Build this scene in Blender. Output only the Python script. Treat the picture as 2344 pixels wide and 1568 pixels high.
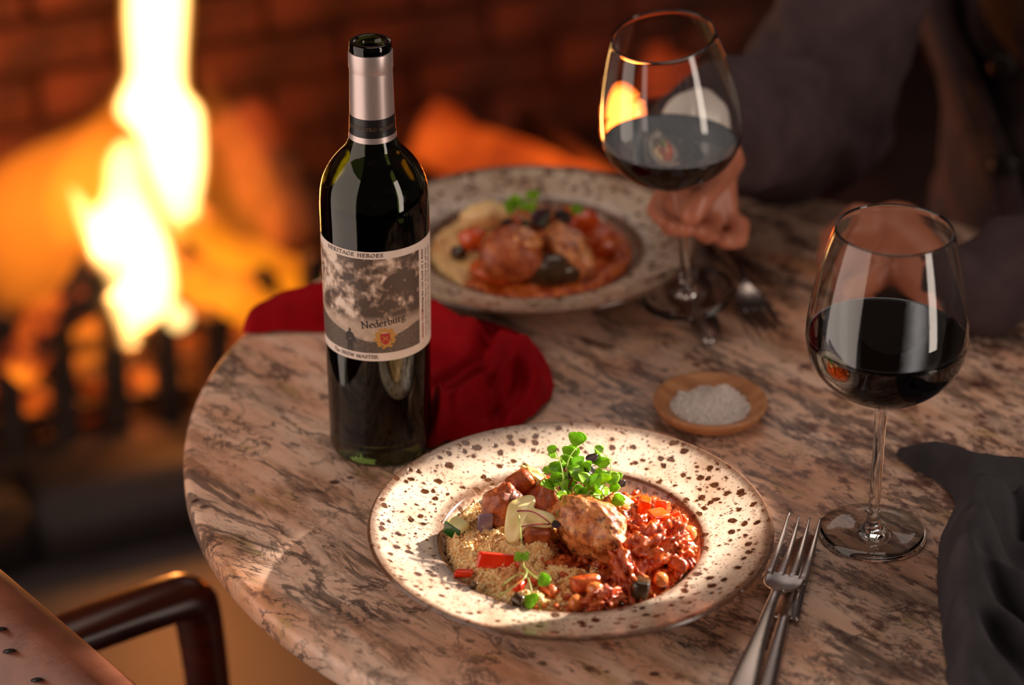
import bpy, bmesh, math, random
import numpy as np
from mathutils import Vector, Matrix, noise
random.seed(7); np.random.seed(7)
for o in list(bpy.data.objects): bpy.data.objects.remove(o)
S = bpy.context.scene; COL = S.collection
R = math.radians; PI = math.pi
T = 0.75                                    # height of the table top

# ------------------------------------------------------------ camera, world, lights, exposure
FPX = 6200.0; PITCH = R(28.5); HC = 0.985
CAM = Vector((0, -HC/math.tan(PITCH), T+HC))
cd = bpy.data.cameras.new('camera'); cam = bpy.data.objects.new('camera', cd); COL.objects.link(cam)
cam.location = CAM; cam.rotation_euler = (PI/2-PITCH, 0, 0)
cd.sensor_width = 36; cd.lens = 36*FPX/2344; cd.clip_start = 0.05
cd.dof.use_dof = True; cd.dof.focus_distance = 1.80; cd.dof.aperture_fstop = 3.0
S.camera = cam
S.view_settings.view_transform = 'Standard'; S.view_settings.look = 'None'
S.view_settings.exposure = 0.10; S.view_settings.gamma = 1; S.view_settings.use_curve_mapping = False
cy = S.cycles
cy.use_denoising = True; cy.max_bounces = 14; cy.transmission_bounces = 12; cy.transparent_max_bounces = 12
cy.diffuse_bounces = 3; cy.glossy_bounces = 5; cy.volume_bounces = 0; cy.sample_clamp_indirect = 4
cy.caustics_reflective = False; cy.caustics_refractive = True; cy.blur_glossy = 1.0
W = bpy.data.worlds.new('world'); S.world = W; W.use_nodes = True
bg = W.node_tree.nodes['Background']; bg.inputs[0].default_value = (0.55, 0.42, 0.36, 1); bg.inputs[1].default_value = 0.075

def aim(o, target):
    o.rotation_euler = (Vector(target)-o.location).to_track_quat('-Z', 'Y').to_euler()
def area(name, loc, target, sx, sy, power, color, spread=PI):
    l = bpy.data.lights.new(name, 'AREA'); l.shape = 'RECTANGLE'; l.size = sx; l.size_y = sy
    l.energy = power; l.color = color; l.spread = spread
    o = bpy.data.objects.new(name, l); COL.objects.link(o); o.location = loc; aim(o, target); return o
def point(name, loc, power, color, rad):
    l = bpy.data.lights.new(name, 'POINT'); l.energy = power; l.color = color; l.shadow_soft_size = rad
    o = bpy.data.objects.new(name, l); COL.objects.link(o); o.location = loc; return o
# daylight windows of the room, left and right of the camera, and back strips that mirror in the wine
area('window_light_left', (-1.2, -0.62, 1.02), (0, -0.1, 0.95), 1.5, 2.0, 17, (1, 0.80, 0.68))
area('window_light_right', (1.9, -1.3, 1.2), (0.1, -0.1, 0.8), 0.45, 2.0, 19, (1, 0.82, 0.70))
area('back_bowl_fill', (0.15, 0.30, 2.1), (0.15, 0.1, 0.75), 0.8, 0.8, 3.2, (1, 0.80, 0.66))  # added overhead fill that lifts the back bowl, no lamp of the room
area('wine_mirror_panel', (0.25, 1.02, 1.33), (0.12, 0.0, 0.93), 0.55, 0.34, .45, (1, 0.90, 0.86))  # added panel before the chimney wall, only to mirror in the held wine
area('window_strip_back', (0.49, 1.02, 1.66), (0.26, -0.27, 0.90), 0.022, 0.34, .06, (1, 0.94, 0.92))
area('window_strip_back', (0.37, 1.02, 1.66), (0.26, -0.27, 0.90), 0.06, 0.34, .05, (1, 0.94, 0.92))
# narrow beam of late sun that catches the front plate from the back right
sp = bpy.data.lights.new('sun_beam', 'SPOT'); sp.energy = 150; sp.color = (1, 0.88, 0.74)
sp.spot_size = R(16); sp.spot_blend = 0.45; sp.shadow_soft_size = 0.008
spo = bpy.data.objects.new('sun_beam', sp); COL.objects.link(spo)
spo.location = (0.67, 0.17, 1.13); aim(spo, (0.012, -0.318, 0.775))
FIRE = (1.0, 0.27, 0.045)
point('fire_light', (-0.42, 1.10, 0.38), 10, FIRE, 0.07)
point('fire_light', (-0.44, 1.06, 0.25), 6, FIRE, 0.05)
point('ember_light', (0.10, 1.42, 0.30), 2.4, (1, 0.16, 0.02), 0.06)

# ------------------------------------------------------------ helpers
def ray(px, py):
    u = (px-1172)/FPX; v = (784-py)/FPX
    return Vector((u, math.cos(PITCH)+v*math.sin(PITCH), -math.sin(PITCH)+v*math.cos(PITCH)))
def at(px, py, h=0.0):                     # point at height h above the table
    d = ray(px, py); return CAM + d*((T+h-CAM.z)/d.z)
def atY(px, py, Y):
    d = ray(px, py); return CAM + d*((Y-CAM.y)/d.y)
def link(name, me, m=None, parent=None, smooth=True):
    o = bpy.data.objects.new(name, me); COL.objects.link(o)
    if m is not None: me.materials.append(m)
    if smooth and len(me.polygons): me.polygons.foreach_set('use_smooth', [True]*len(me.polygons))
    if parent is not None: o.parent = parent
    return o
def pydata(name, v, f, m=None, parent=None, smooth=True):
    me = bpy.data.meshes.new(name); me.from_pydata([tuple(p) for p in v], [], f); me.update()
    return link(name, me, m, parent, smooth)
def bmobj(name, bm, m=None, parent=None, smooth=True):
    me = bpy.data.meshes.new(name); bm.to_mesh(me); bm.free()
    return link(name, me, m, parent, smooth)
def tag(o, label=None, cat=None, group=None, kind=None):
    for k, v in (('label', label), ('category', cat), ('group', group), ('kind', kind)):
        if v: o[k] = v
    return o
def empty(name, loc=(0, 0, 0), label=None, cat=None, group=None):
    o = bpy.data.objects.new(name, None); COL.objects.link(o); o.location = loc
    o.empty_display_size = 0.02
    return tag(o, label, cat, group)
def lathe_vf(prof, n=64, closed=False):
    v = []; f = []; m = len(prof)
    for i in range(n):
        a = 2*PI*i/n; c, s = math.cos(a), math.sin(a)
        for r, z in prof: v.append((r*c, r*s, z))
    for i in range(n):
        j = (i+1) % n
        for k in range(m if closed else m-1):
            k2 = (k+1) % m
            f.append((i*m+k, j*m+k, j*m+k2, i*m+k2))
    return v, f
def smooth_prof(P, k=4):                   # Catmull-Rom through the profile points
    out = []
    P = [Vector(p) for p in P]
    for i in range(len(P)-1):
        p0 = P[max(i-1, 0)]; p1 = P[i]; p2 = P[i+1]; p3 = P[min(i+2, len(P)-1)]
        for j in range(k):
            t = j/k
            out.append(0.5*((2*p1)+(p2-p0)*t+(2*p0-5*p1+4*p2-p3)*t*t+(3*p1-p0-3*p2+p3)*t**3))
    out.append(P[-1]); return out
def lathe(name, prof, m, parent=None, n=64, closed=False):
    v, f = lathe_vf(prof, n, closed)
    bm = bmesh.new(); vs = [bm.verts.new(p) for p in v]
    for q in f:
        try: bm.faces.new([vs[i] for i in q])
        except ValueError: pass
    bmesh.ops.remove_doubles(bm, verts=bm.verts, dist=1e-6)
    bmesh.ops.recalc_face_normals(bm, faces=bm.faces)
    return bmobj(name, bm, m, parent)
def tube_vf(pts, rad, n=8, flat=1.0, up=None, caps=True):
    pts = [Vector(p) for p in pts]
    if not hasattr(rad, '__len__'): rad = [rad]*len(pts)
    v = []; f = []; prev = None
    for i, p in enumerate(pts):
        t = (pts[min(i+1, len(pts)-1)]-pts[max(i-1, 0)]).normalized()
        ref = Vector(up) if up is not None else (prev if prev is not None else Vector((0, 0, 1)))
        if abs(ref.normalized().dot(t)) > 0.98: ref = Vector((1, 0, 0)) if abs(t.x) < .9 else Vector((0, 1, 0))
        a = (ref - t*ref.dot(t)).normalized(); b = t.cross(a); prev = a
        for k in range(n):
            w = 2*PI*k/n
            v.append(p + a*(math.cos(w)*rad[i]*flat) + b*(math.sin(w)*rad[i]))
    for i in range(len(pts)-1):
        for k in range(n):
            k2 = (k+1) % n
            f.append((i*n+k, i*n+k2, (i+1)*n+k2, (i+1)*n+k))
    if caps:
        f.append(tuple(range(n-1, -1, -1))); f.append(tuple((len(pts)-1)*n+k for k in range(n)))
    return v, f
def tube(name, pts, rad, m, parent=None, n=10, flat=1.0, up=None, curve=True):
    if curve and len(pts) > 2:
        if not hasattr(rad, '__len__'): rad = [rad]*len(pts)
        q = smooth_prof([(*p, r) if False else Vector((p[0], p[1], p[2])) for p in pts], 4)
        rr = []
        for i in range(len(rad)-1):
            for j in range(4): rr.append(rad[i]+(rad[i+1]-rad[i])*j/4)
        rr.append(rad[-1]); pts, rad = q, rr
    v, f = tube_vf(pts, rad, n, flat, up)
    return pydata(name, v, f, m, parent)
_ICO = {}
def ico(sub):
    if sub not in _ICO:
        bm = bmesh.new(); bmesh.ops.create_icosphere(bm, subdivisions=sub, radius=1)
        bm.verts.ensure_lookup_table()
        _ICO[sub] = (np.array([v.co[:] for v in bm.verts]), [tuple(x.index for x in fc.verts) for fc in bm.faces])
        bm.free()
    return _ICO[sub]
def nz(p, sc, seed=0, octs=3):
    return noise.fractal(Vector(p)*sc+Vector((seed*7.3, seed*3.1, seed*1.7)), 1.0, 2.0, octs)
def blob_vf(c, s, amp=0.2, freq=1.5, seed=0, sub=3, rot=(0, 0, 0), flatten=None, octs=3):
    V, Fc = ico(sub); M = Matrix.Rotation(rot[2], 3, 'Z') @ Matrix.Rotation(rot[1], 3, 'Y') @ Matrix.Rotation(rot[0], 3, 'X')
    out = []
    for p in V:
        k = 1+amp*nz(p, freq, seed, octs)
        q = Vector((p[0]*s[0], p[1]*s[1], p[2]*s[2]))*k
        out.append(Vector(c)+M @ q)
    if flatten is not None:
        for q in out: q.z = max(q.z, flatten)
    return out, Fc
def blob(name, c, s, m, parent=None, **k):
    v, f = blob_vf((0, 0, 0), s, **k)
    o = pydata(name, v, f, m, parent); o.location = c; return o
def chunk_vf(s, bev=0.25, seed=0, jit=0.12):
    bm = bmesh.new(); bmesh.ops.create_cube(bm, size=1)
    rnd = random.Random(seed)
    for v in bm.verts:
        v.co = Vector((v.co.x*s[0]*(1+rnd.uniform(-jit, jit)), v.co.y*s[1]*(1+rnd.uniform(-jit, jit)), v.co.z*s[2]*(1+rnd.uniform(-jit, jit))))
    bmesh.ops.bevel(bm, geom=list(bm.edges)+list(bm.verts), offset=min(s)*bev, segments=2, affect='EDGES', profile=0.6)
    return bm
def chunk(name, c, s, m, rot=(0, 0, 0), seed=0, bev=.2, jit=.12, parent=None):
    o = bmobj(name, chunk_vf(s, bev, seed, jit), m, parent); o.location = c; o.rotation_euler = rot; return o
def box_vf(v, f, a, b):
    n = len(v); x0, y0, z0 = a; x1, y1, z1 = b
    v += [(x0,y0,z0),(x1,y0,z0),(x1,y1,z0),(x0,y1,z0),(x0,y0,z1),(x1,y0,z1),(x1,y1,z1),(x0,y1,z1)]
    f += [tuple(n+i for i in q) for q in ((0,3,2,1),(4,5,6,7),(0,1,5,4),(1,2,6,5),(2,3,7,6),(3,0,4,7))]
def merge(parts):
    v = []; f = []
    for a, b in parts:
        n = len(v); v += [tuple(p) for p in a]; f += [tuple(i+n for i in q) for q in b]
    return v, f

# ------------------------------------------------------------ material helpers
def lin(r, g, b):
    return tuple(((c/255)/12.92 if c/255 <= 0.04045 else ((c/255+0.055)/1.055)**2.4) for c in (r, g, b))+(1,)
class NT:
    def __init__(s, name):
        s.m = bpy.data.materials.new(name); s.m.use_nodes = True; s.t = s.m.node_tree
        s.t.nodes.clear(); s.out = s.n('ShaderNodeOutputMaterial')
    def n(s, k, **kw):
        x = s.t.nodes.new(k)
        for a, b in kw.items():
            if a[0] == 'i' and a[1:].isdigit(): s.set(x.inputs[int(a[1:])], b)
            else: setattr(x, a, b)
        return x
    def set(s, sock, b):
        if isinstance(b, bpy.types.NodeSocket): s.t.links.new(b, sock)
        elif isinstance(b, bpy.types.Node): s.t.links.new(b.outputs[0], sock)
        elif hasattr(b, '__len__') and len(b) == 3 and sock.type == 'RGBA': sock.default_value = (*b, 1)
        else: sock.default_value = b
    def co(s, scale=(1, 1, 1), rot=(0, 0, 0), loc=(0, 0, 0), kind='Object'):
        c = s.n('ShaderNodeTexCoord'); v = c.outputs[kind]
        if tuple(rot) != (0, 0, 0):            # turn first, then stretch
            m0 = s.n('ShaderNodeMapping'); s.t.links.new(v, m0.inputs[0]); m0.inputs['Rotation'].default_value = rot; v = m0.outputs[0]
        mp = s.n('ShaderNodeMapping'); s.t.links.new(v, mp.inputs[0])
        mp.inputs['Scale'].default_value = scale; mp.inputs['Location'].default_value = loc
        return mp.outputs[0]
    def noise(s, vec, scale, detail=4, rough=.55, dist=0.0):
        x = s.n('ShaderNodeTexNoise'); s.set(x.inputs['Vector'], vec)
        for k, v in (('Scale', scale), ('Detail', detail), ('Roughness', rough), ('Distortion', dist)): x.inputs[k].default_value = v
        return x.outputs[0]
    def math(s, op, a, b=0.0, clamp=False):
        x = s.n('ShaderNodeMath', operation=op, use_clamp=clamp); s.set(x.inputs[0], a); s.set(x.inputs[1], b); return x.outputs[0]
    def ramp(s, fac, stops, interp='LINEAR'):
        x = s.n('ShaderNodeValToRGB'); s.set(x.inputs[0], fac); e = x.color_ramp; e.interpolation = interp
        while len(e.elements) < len(stops): e.elements.new(.5)
        for el, (p, c) in zip(e.elements, stops):
            el.position = p; el.color = c if hasattr(c, '__len__') else (c, c, c, 1)
        return x.outputs[0]
    def mix(s, fac, a, b, blend='MIX'):
        x = s.n('ShaderNodeMix', data_type='RGBA', blend_type=blend); s.set(x.inputs[0], fac); s.set(x.inputs[6], a); s.set(x.inputs[7], b); return x.outputs[2]
    def bump(s, h, strength=.3, dist=.001):
        x = s.n('ShaderNodeBump'); x.inputs['Strength'].default_value = strength; x.inputs['Distance'].default_value = dist
        s.set(x.inputs['Height'], h); return x.outputs[0]
    def bsdf(s, color, rough=.5, normal=None, **kw):
        b = s.n('ShaderNodeBsdfPrincipled'); s.set(b.inputs['Base Color'], color); s.set(b.inputs['Roughness'], rough)
        if normal is not None: s.set(b.inputs['Normal'], normal)
        for k, v in kw.items(): s.set(b.inputs[k.replace('_', ' ')], v)
        s.t.links.new(b.outputs[0], s.out.inputs[0]); return s.m
def flat(name, c, rough=.5, **kw): return NT(name).bsdf(c, rough, **kw)
def mottled(name, c1, c2, scale, rough=.5, bumpd=0.0, detail=5, lo=.35, hi=.65, **kw):
    t = NT(name); v = t.co(); f = t.noise(v, scale, detail)
    c = t.ramp(f, [(lo, c1), (hi, c2)])
    nrm = t.bump(t.noise(v, scale*2.2, detail), .6, bumpd) if bumpd else None
    return t.bsdf(c, rough, nrm, **kw)

# marble of the table
def marble():
    t = NT('granite marble')
    base = t.co(rot=(0, 0, R(50)))                     # veins run from back left to front right
    st = t.co(scale=(1, 3.2, 1), rot=(0, 0, R(47)))
    warp = t.noise(t.co(), 5, 3)
    wv = t.n('ShaderNodeVectorMath', operation='MULTIPLY_ADD')
    ns = t.n('ShaderNodeTexNoise'); t.set(ns.inputs['Vector'], st); ns.inputs['Scale'].default_value = 7; ns.inputs['Detail'].default_value = 3
    t.set(wv.inputs[0], ns.outputs[1]); wv.inputs[1].default_value = (.10, .10, .10); t.set(wv.inputs[2], st)
    w = wv.outputs[0]
    big = t.noise(w, 5.5, 4, .5)
    col = t.ramp(big, [(.28, lin(200, 142, 108)), (.42, lin(234, 184, 154)), (.55, lin(246, 210, 186)), (.7, lin(226, 164, 126))])
    # warm brown, rusty and yellow clouds
    c1 = t.noise(w, 13, 6, .65)
    col = t.mix(t.ramp(c1, [(.52, 0.0), (.68, .75)]), col, lin(138, 92, 66))
    c2 = t.noise(t.co(scale=(1, 2.2, 1), rot=(0, 0, R(47)), loc=(3, 1, 0)), 26, 5, .6)
    col = t.mix(t.ramp(c2, [(.58, 0.0), (.70, .55)]), col, lin(178, 150, 84))
    # grey green sheets beside the veins
    g = t.noise(t.co(scale=(1, 2.6, 1), rot=(0, 0, R(47)), loc=(9, 4, 0)), 9, 6, .62)
    col = t.mix(t.ramp(g, [(.54, 0.0), (.72, .38)]), col, lin(124, 108, 100))
    # ragged dark veins
    n1 = t.noise(w, 8.5, 9, .66, .35)
    v1 = t.ramp(t.math('ABSOLUTE', t.math('SUBTRACT', n1, .5)), [(0.0, 1.0), (.018, .92), (.05, 0.0)])
    mk = t.ramp(t.noise(w, 6.0, 4, .6), [(.45, 0.0), (.56, 1.0)])
    veins = t.math('MULTIPLY', v1, mk)
    col = t.mix(t.math('MULTIPLY', veins, .75), col, lin(58, 52, 52))
    n2 = t.noise(t.co(scale=(1, 1.9, 1), rot=(0, 0, R(40)), loc=(2, 5, 0)), 21, 9, .68, .5)
    v2 = t.ramp(t.math('ABSOLUTE', t.math('SUBTRACT', n2, .5)), [(0.0, .9), (.010, .7), (.028, 0.0)])
    mk2 = t.ramp(t.noise(t.co(loc=(7, 7, 0)), 9, 4, .6), [(.46, 0.0), (.58, 1.0)])
    col = t.mix(t.math('MULTIPLY', v2, mk2), col, lin(66, 56, 54))
    # burgundy brown speckle, denser in the right half of the slab
    sxyz = t.n('ShaderNodeSeparateXYZ'); t.set(sxyz.inputs[0], t.co())
    side = t.n('ShaderNodeMapRange'); t.set(side.inputs[0], sxyz.outputs[0])
    side.inputs[1].default_value = -.28; side.inputs[2].default_value = .12; side.inputs[3].default_value = .0; side.inputs[4].default_value = .075
    sp_ = t.noise(t.co(scale=(1, 2.3, 1), rot=(0, 0, R(47)), loc=(1, 9, 0)), 62, 6, .62)
    thr = t.math('ADD', sp_, side.outputs[0])
    col = t.mix(t.ramp(thr, [(.60, 0.0), (.70, .85)]), col, lin(88, 50, 46))
    sp2 = t.noise(t.co(scale=(1, 1.7, 1), rot=(0, 0, R(47)), loc=(5, 2, 0)), 24, 7, .7)
    thr2 = t.math('ADD', sp2, side.outputs[0])
    col = t.mix(t.ramp(thr2, [(.60, 0.0), (.68, .8)]), col, lin(98, 62, 54))
    # small round garnet spots
    vo = t.n('ShaderNodeTexVoronoi'); t.set(vo.inputs['Vector'], t.co(scale=(1, 1.3, 1))); vo.inputs['Scale'].default_value = 70
    dots = t.math('MULTIPLY', t.ramp(vo.outputs[0], [(.20, 1.0), (.32, 0.0)]), t.ramp(t.noise(t.co(loc=(4, 8, 0)), 16, 3), [(.60, 0.0), (.66, .9)]))
    col = t.mix(dots, col, lin(62, 34, 32))
    b = t.bump(t.noise(t.co(), 240, 3), .08, .0004)
    return t.bsdf(col, .33, b, Specular_IOR_Level=.45)
M_marble = marble()
M_iron = mottled('cast iron', lin(52, 42, 38), lin(74, 60, 54), 30, .45, .001, Metallic=.5)
M_steel = NT('brushed steel'); _t = M_steel; _n = _t.noise(_t.co(scale=(4, 60, 60)), 60, 3)
M_steel = _t.bsdf(lin(196, 186, 182), _t.ramp(_n, [(.3, .26), (.7, .30)]), None, Metallic=1.0)
def glass_mat(name, c=(1, 1, 1, 1), rough=0.0, ior=1.48):
    t = NT(name); g = t.n('ShaderNodeBsdfGlass'); g.inputs[0].default_value = c; g.inputs[1].default_value = rough; g.inputs[2].default_value = ior
    t.t.links.new(g.outputs[0], t.out.inputs[0]); return t.m
M_glass = glass_mat('clear glass', (.985, .99, .985, 1))
M_bottle = NT('dark green bottle glass').bsdf((.085, .125, .022, 1), 0.0, None, Transmission_Weight=1.0, IOR=1.5)
M_wine = NT('red wine').bsdf(lin(34, 2, 6), .02, None, Specular_IOR_Level=.45, Transmission_Weight=.0)
def wine_mat():
    t = NT('red wine liquid'); g = t.n('ShaderNodeBsdfPrincipled')
    g.inputs['Base Color'].default_value = (.10, .002, .004, 1); g.inputs['Roughness'].default_value = 0.0
    g.inputs['Transmission Weight'].default_value = 1.0; g.inputs['IOR'].default_value = 1.34
    va = t.n('ShaderNodeVolumeAbsorption'); va.inputs[0].default_value = (.55, .01, .02, 1); va.inputs[1].default_value = 90
    t.t.links.new(g.outputs[0], t.out.inputs[0]); t.t.links.new(va.outputs[0], t.out.inputs[1]); return t.m
M_wineglass = wine_mat()

# ------------------------------------------------------------ setting: floor, chimney wall
M_floor = mottled('worn stone floor', lin(58, 50, 52), lin(74, 64, 66), 3.0, .55, .001)
v, f = [], []; box_vf(v, f, (-4, -3.5, -.05), (4, 4, 0))
fl = pydata('floor', v, f, M_floor, smooth=False); tag(fl, kind='structure')
# frame of the fireplace: u runs along its front, n goes into it
B0 = CAM + ray(205, 1290)*((0-CAM.z)/ray(205, 1290).z); B0.z = 0
UA = R(24); U = Vector((math.cos(UA), math.sin(UA), 0)); N = Vector((-math.sin(UA), math.cos(UA), 0))
FM = Matrix.Translation(B0) @ Matrix.Rotation(UA, 4, 'Z')
def fb(u, n, z): return B0+U*u+N*n+Vector((0, 0, z))
def brick_mat(name, a, b, mx):
    t = NT(name); oi = t.n('ShaderNodeObjectInfo')
    c = t.mix(oi.outputs['Random'], a, b)
    nn = t.noise(t.co(), 9, 6, .6)
    c = t.mix(t.ramp(nn, [(.42, 0.0), (.66, .9)]), c, mx)
    return t.bsdf(c, .9, t.bump(t.noise(t.co(), 60, 4), .8, .004))
M_brick = brick_mat('sooty firebrick', lin(86, 46, 34), lin(104, 58, 42), lin(34, 20, 16))
M_mortar = mottled('sooty mortar', lin(46, 28, 22), lin(70, 44, 34), 12, .95, .003)
M_plaster = mottled('dim plaster', lin(86, 62, 50), lin(100, 74, 60), 3, .9, .001)
fp_ = empty('fireplace', B0, 'brick-lined open fireplace with a low stone curb behind the table', 'fireplace'); fp_.rotation_euler = (0, 0, UA)
# stone curb and hearth bed
M_curb = mottled('dark hearth stone', lin(26, 15, 11), lin(38, 22, 16), 8, .7, .003)
for i, (a, b) in enumerate(((-1.2, -.62), (-.615, -.06), (-.055, .5), (.505, 1.1), (1.105, 1.7))):
    bm = bmesh.new(); bmesh.ops.create_cube(bm, size=1)
    for q in bm.verts: q.co = Vector(((a+b)/2+q.co.x*(b-a), .055+q.co.y*.11, .045+q.co.z*.09))
    bmesh.ops.bevel(bm, geom=list(bm.edges), offset=.012, segments=3, affect='EDGES')
    bmobj('curb_stone', bm, M_curb, fp_)
v, f = [], []; box_vf(v, f, (-1.2, .10, 0), (1.7, .80, .085))
pydata('hearth_bed', v, f, mottled('ash covered hearth', lin(58, 40, 34), lin(30, 20, 18), 14, .95, .004), fp_, smooth=False)
# firebox walls: mortar backing with single bricks proud of it
NB = .74                                     # depth of the back wall
v, f = [], []
box_vf(v, f, (-.95, NB+.03, 0), (1.62, NB+.10, 1.5)); box_vf(v, f, (-1.02, .03, 0), (-.95, NB+.1, 1.5)); box_vf(v, f, (1.62, .03, 0), (1.69, NB+.1, 1.5))
pydata('mortar_backing', v, f, M_mortar, fp_, smooth=False)
bmb = bmesh.new(); bmesh.ops.create_cube(bmb, size=1)
for q in bmb.verts: q.co = Vector((q.co.x*.21, q.co.y*.06, q.co.z*.066))
bmesh.ops.bevel(bmb, geom=list(bmb.edges), offset=.006, segments=1, affect='EDGES')
brick_me = bpy.data.meshes.new('brick'); bmb.to_mesh(brick_me); bmb.free(); brick_me.materials.append(M_brick)
def put_brick(u, n, z, rz, sx=1):
    o = bpy.data.objects.new('brick', brick_me); COL.objects.link(o); o.parent = fp_
    o.location = (u, n+random.uniform(-.004, .004), z); o.rotation_euler = (random.uniform(-.01, .01), 0, rz+random.uniform(-.015, .015)); o.scale = (sx, 1, 1)
for row in range(11):
    z = .12+row*.076; off = .11*(row % 2)
    for i in range(11):
        u = -.84+i*.222+off
        if u < 1.58: put_brick(u, NB+.012, z, 0)
    for i in range(3):
        nn = .17+i*.222+off*.8
        if nn < NB-.02: put_brick(-.932, nn, z, PI/2); put_brick(1.602, nn, z, PI/2)
# chimney wall round the opening (never in the picture, closes the fireplace)
v, f = [], []
box_vf(v, f, (-3.2, -.02, 0), (-1.0, .10, 2.6)); box_vf(v, f, (1.68, -.02, 0), (3.6, .10, 2.6)); box_vf(v, f, (-1.0, -.02, 1.0), (1.68, .10, 2.6))
wl = pydata('wall_back', v, f, M_plaster, smooth=False); wl.location = B0; wl.rotation_euler = (0, 0, UA); tag(wl, kind='structure')
v, f = [], []; box_vf(v, f, (-1.0, .10, 1.0), (1.68, .84, 1.06)); pydata('hood_slab', v, f, M_mortar, fp_, smooth=False)

# fire basket: front bars with rounded tops, rails
gr = empty('fire_grate', fb(0, .1, .085), 'dark iron fire basket with round-topped upright bars holding the fire', 'fire grate'); gr.rotation_euler = (0, 0, UA)
for k in range(17):
    u = -.30+k*.064
    x = u-.0
    h = .175+.01*math.sin(k*2.1)
    pr_ = [(-.014, 0), (-.014, h-.014)]+[(-.014*math.cos(a), h-.014+.014*math.sin(a)) for a in np.linspace(0, PI, 8)[1:-1]]+[(.014, h-.014), (.014, 0)]
    n_ = len(pr_); vv = [(x+p[0], .03, p[1]+.004) for p in pr_]+[(x+p[0], .052, p[1]+.004) for p in pr_]
    ff = [tuple(range(n_)), tuple(range(2*n_-1, n_-1, -1))]+[(i, i+n_, (i+1) % n_+n_, (i+1) % n_) for i in range(n_)]
    pydata('bar', vv, ff, M_iron, gr, smooth=False)
for z in (.028, .115):
    v, f = [], []; box_vf(v, f, (-.36, .052, z-.009), (.79, .064, z+.009)); pydata('cross_rail', v, f, M_iron, gr, smooth=False)
v, f = [], []
for k in range(12): box_vf(v, f, (-.33+k*.1, .064, .012), (-.312+k*.1, .40, .026))
pydata('base_grid', v, f, M_iron, gr, smooth=False)
for x in (-.35, .78):
    v, f = [], []; box_vf(v, f, (x-.012, .05, 0), (x+.012, .40, .16)); pydata('side_frame', v, f, M_iron, gr, smooth=False)

# burning logs and coals
def ember_mat(name, dark, glow, strength, scale, lo, hi):
    t = NT(name); nn = t.noise(t.co(), scale, 5, .6)
    fac = t.ramp(nn, [(lo, 0.0), (hi, 1.0)])
    b = t.n('ShaderNodeBsdfPrincipled'); b.inputs['Base Color'].default_value = dark; b.inputs['Roughness'].default_value = .95
    t.set(b.inputs['Emission Color'], t.mix(fac, (.9, .06, .005), glow)); t.set(b.inputs['Emission Strength'], t.math('MULTIPLY', fac, strength))
    t.t.links.new(b.outputs[0], t.out.inputs[0]); return t.m
M_log = ember_mat('burning log', lin(40, 24, 16), (1, .22, .01), 1.3, 11, .44, .60)
M_loghot = ember_mat('flaming log', lin(50, 28, 16), (1, .27, .006), 1.0, 5, .22, .50)
M_logdim = ember_mat('charred log with glowing skin', lin(60, 28, 18), (1, .13, .008), .68, 8, .34, .66)
M_logdull = ember_mat('charred log almost out', lin(50, 26, 18), (1, .10, .01), .35, 9, .46, .7)
M_coal = ember_mat('glowing coal', lin(30, 18, 14), (1, .17, .01), .9, 24, .46, .66)
def log(label, p, q, r0, m, seed):
    p, q = Vector(p), Vector(q); n = 14; d = q-p
    e = empty('firewood_log', p, label, 'log')
    pts = [(d*(i/n))+Vector((nz((i*.3, 0, 0), 1, seed)*.014, nz((0, i*.3, 0), 1, seed)*.010, nz((0, 0, i*.3), 1, seed)*.012)) for i in range(n+1)]
    vv, ff = tube_vf(pts, [r0*(1+.18*nz((i*.5, 1, 2), 1, seed+3)) for i in range(n+1)], 14)
    vv = [x+(x-pts[i//14]).normalized()*(.12*r0*nz(x, 40, seed)) for i, x in enumerate(vv)]
    pydata('charred_wood', vv, ff, m, e)
    for c, dd in ((p, -1), (q, 1)):                        # sawn ends
        ax = d.normalized(); v2, f2 = tube_vf([c-p+ax*dd*.001, c-p+ax*dd*.005], [r0*.98, r0*.90], 14); pydata('sawn_end', v2, f2, m, e)
    return e
log('flaming log sloping down to the right behind the bottle', atY(420, 530, 1.06), atY(820, 700, 1.18), .021, M_loghot, 1)
log('lower flaming log lying just above the red napkin', atY(380, 640, 1.04), atY(800, 760, 1.12), .026, M_loghot, 2)
log('glowing log leaning from the lower left up into the flames', atY(30, 850, .93), atY(260, 590, 1.02), .028, M_log, 3)
log('red glowing charred log beyond the back plate', atY(965, 310, 1.42), atY(1450, 500, 1.36), .040, M_logdim, 4)
log('dark charred log at the back of the hearth', atY(560, 260, 1.34), atY(700, 560, 1.22), .045, M_logdull, 5)
log('dull charred log at the right end of the hearth', atY(1480, 120, 1.62), atY(1800, 330, 1.52), .040, M_logdull, 7)
# bed of coals
cb = []
rnd = random.Random(3)
for i in range(260):
    u = rnd.uniform(-.34, .77); nn = rnd.uniform(.17, .46); s = rnd.uniform(.014, .03)
    cb.append(blob_vf(fb(u, nn, .10+rnd.uniform(0, .045)), (s, s*rnd.uniform(.7, 1), s*rnd.uniform(.6, .9)), .3, 1.3, i, 1, octs=2))
v, f = merge(cb); tag(pydata('coal_bed', v, f, M_coal, smooth=False), 'bed of glowing coals heaped in the iron fire basket', 'coals', kind='stuff')

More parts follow.
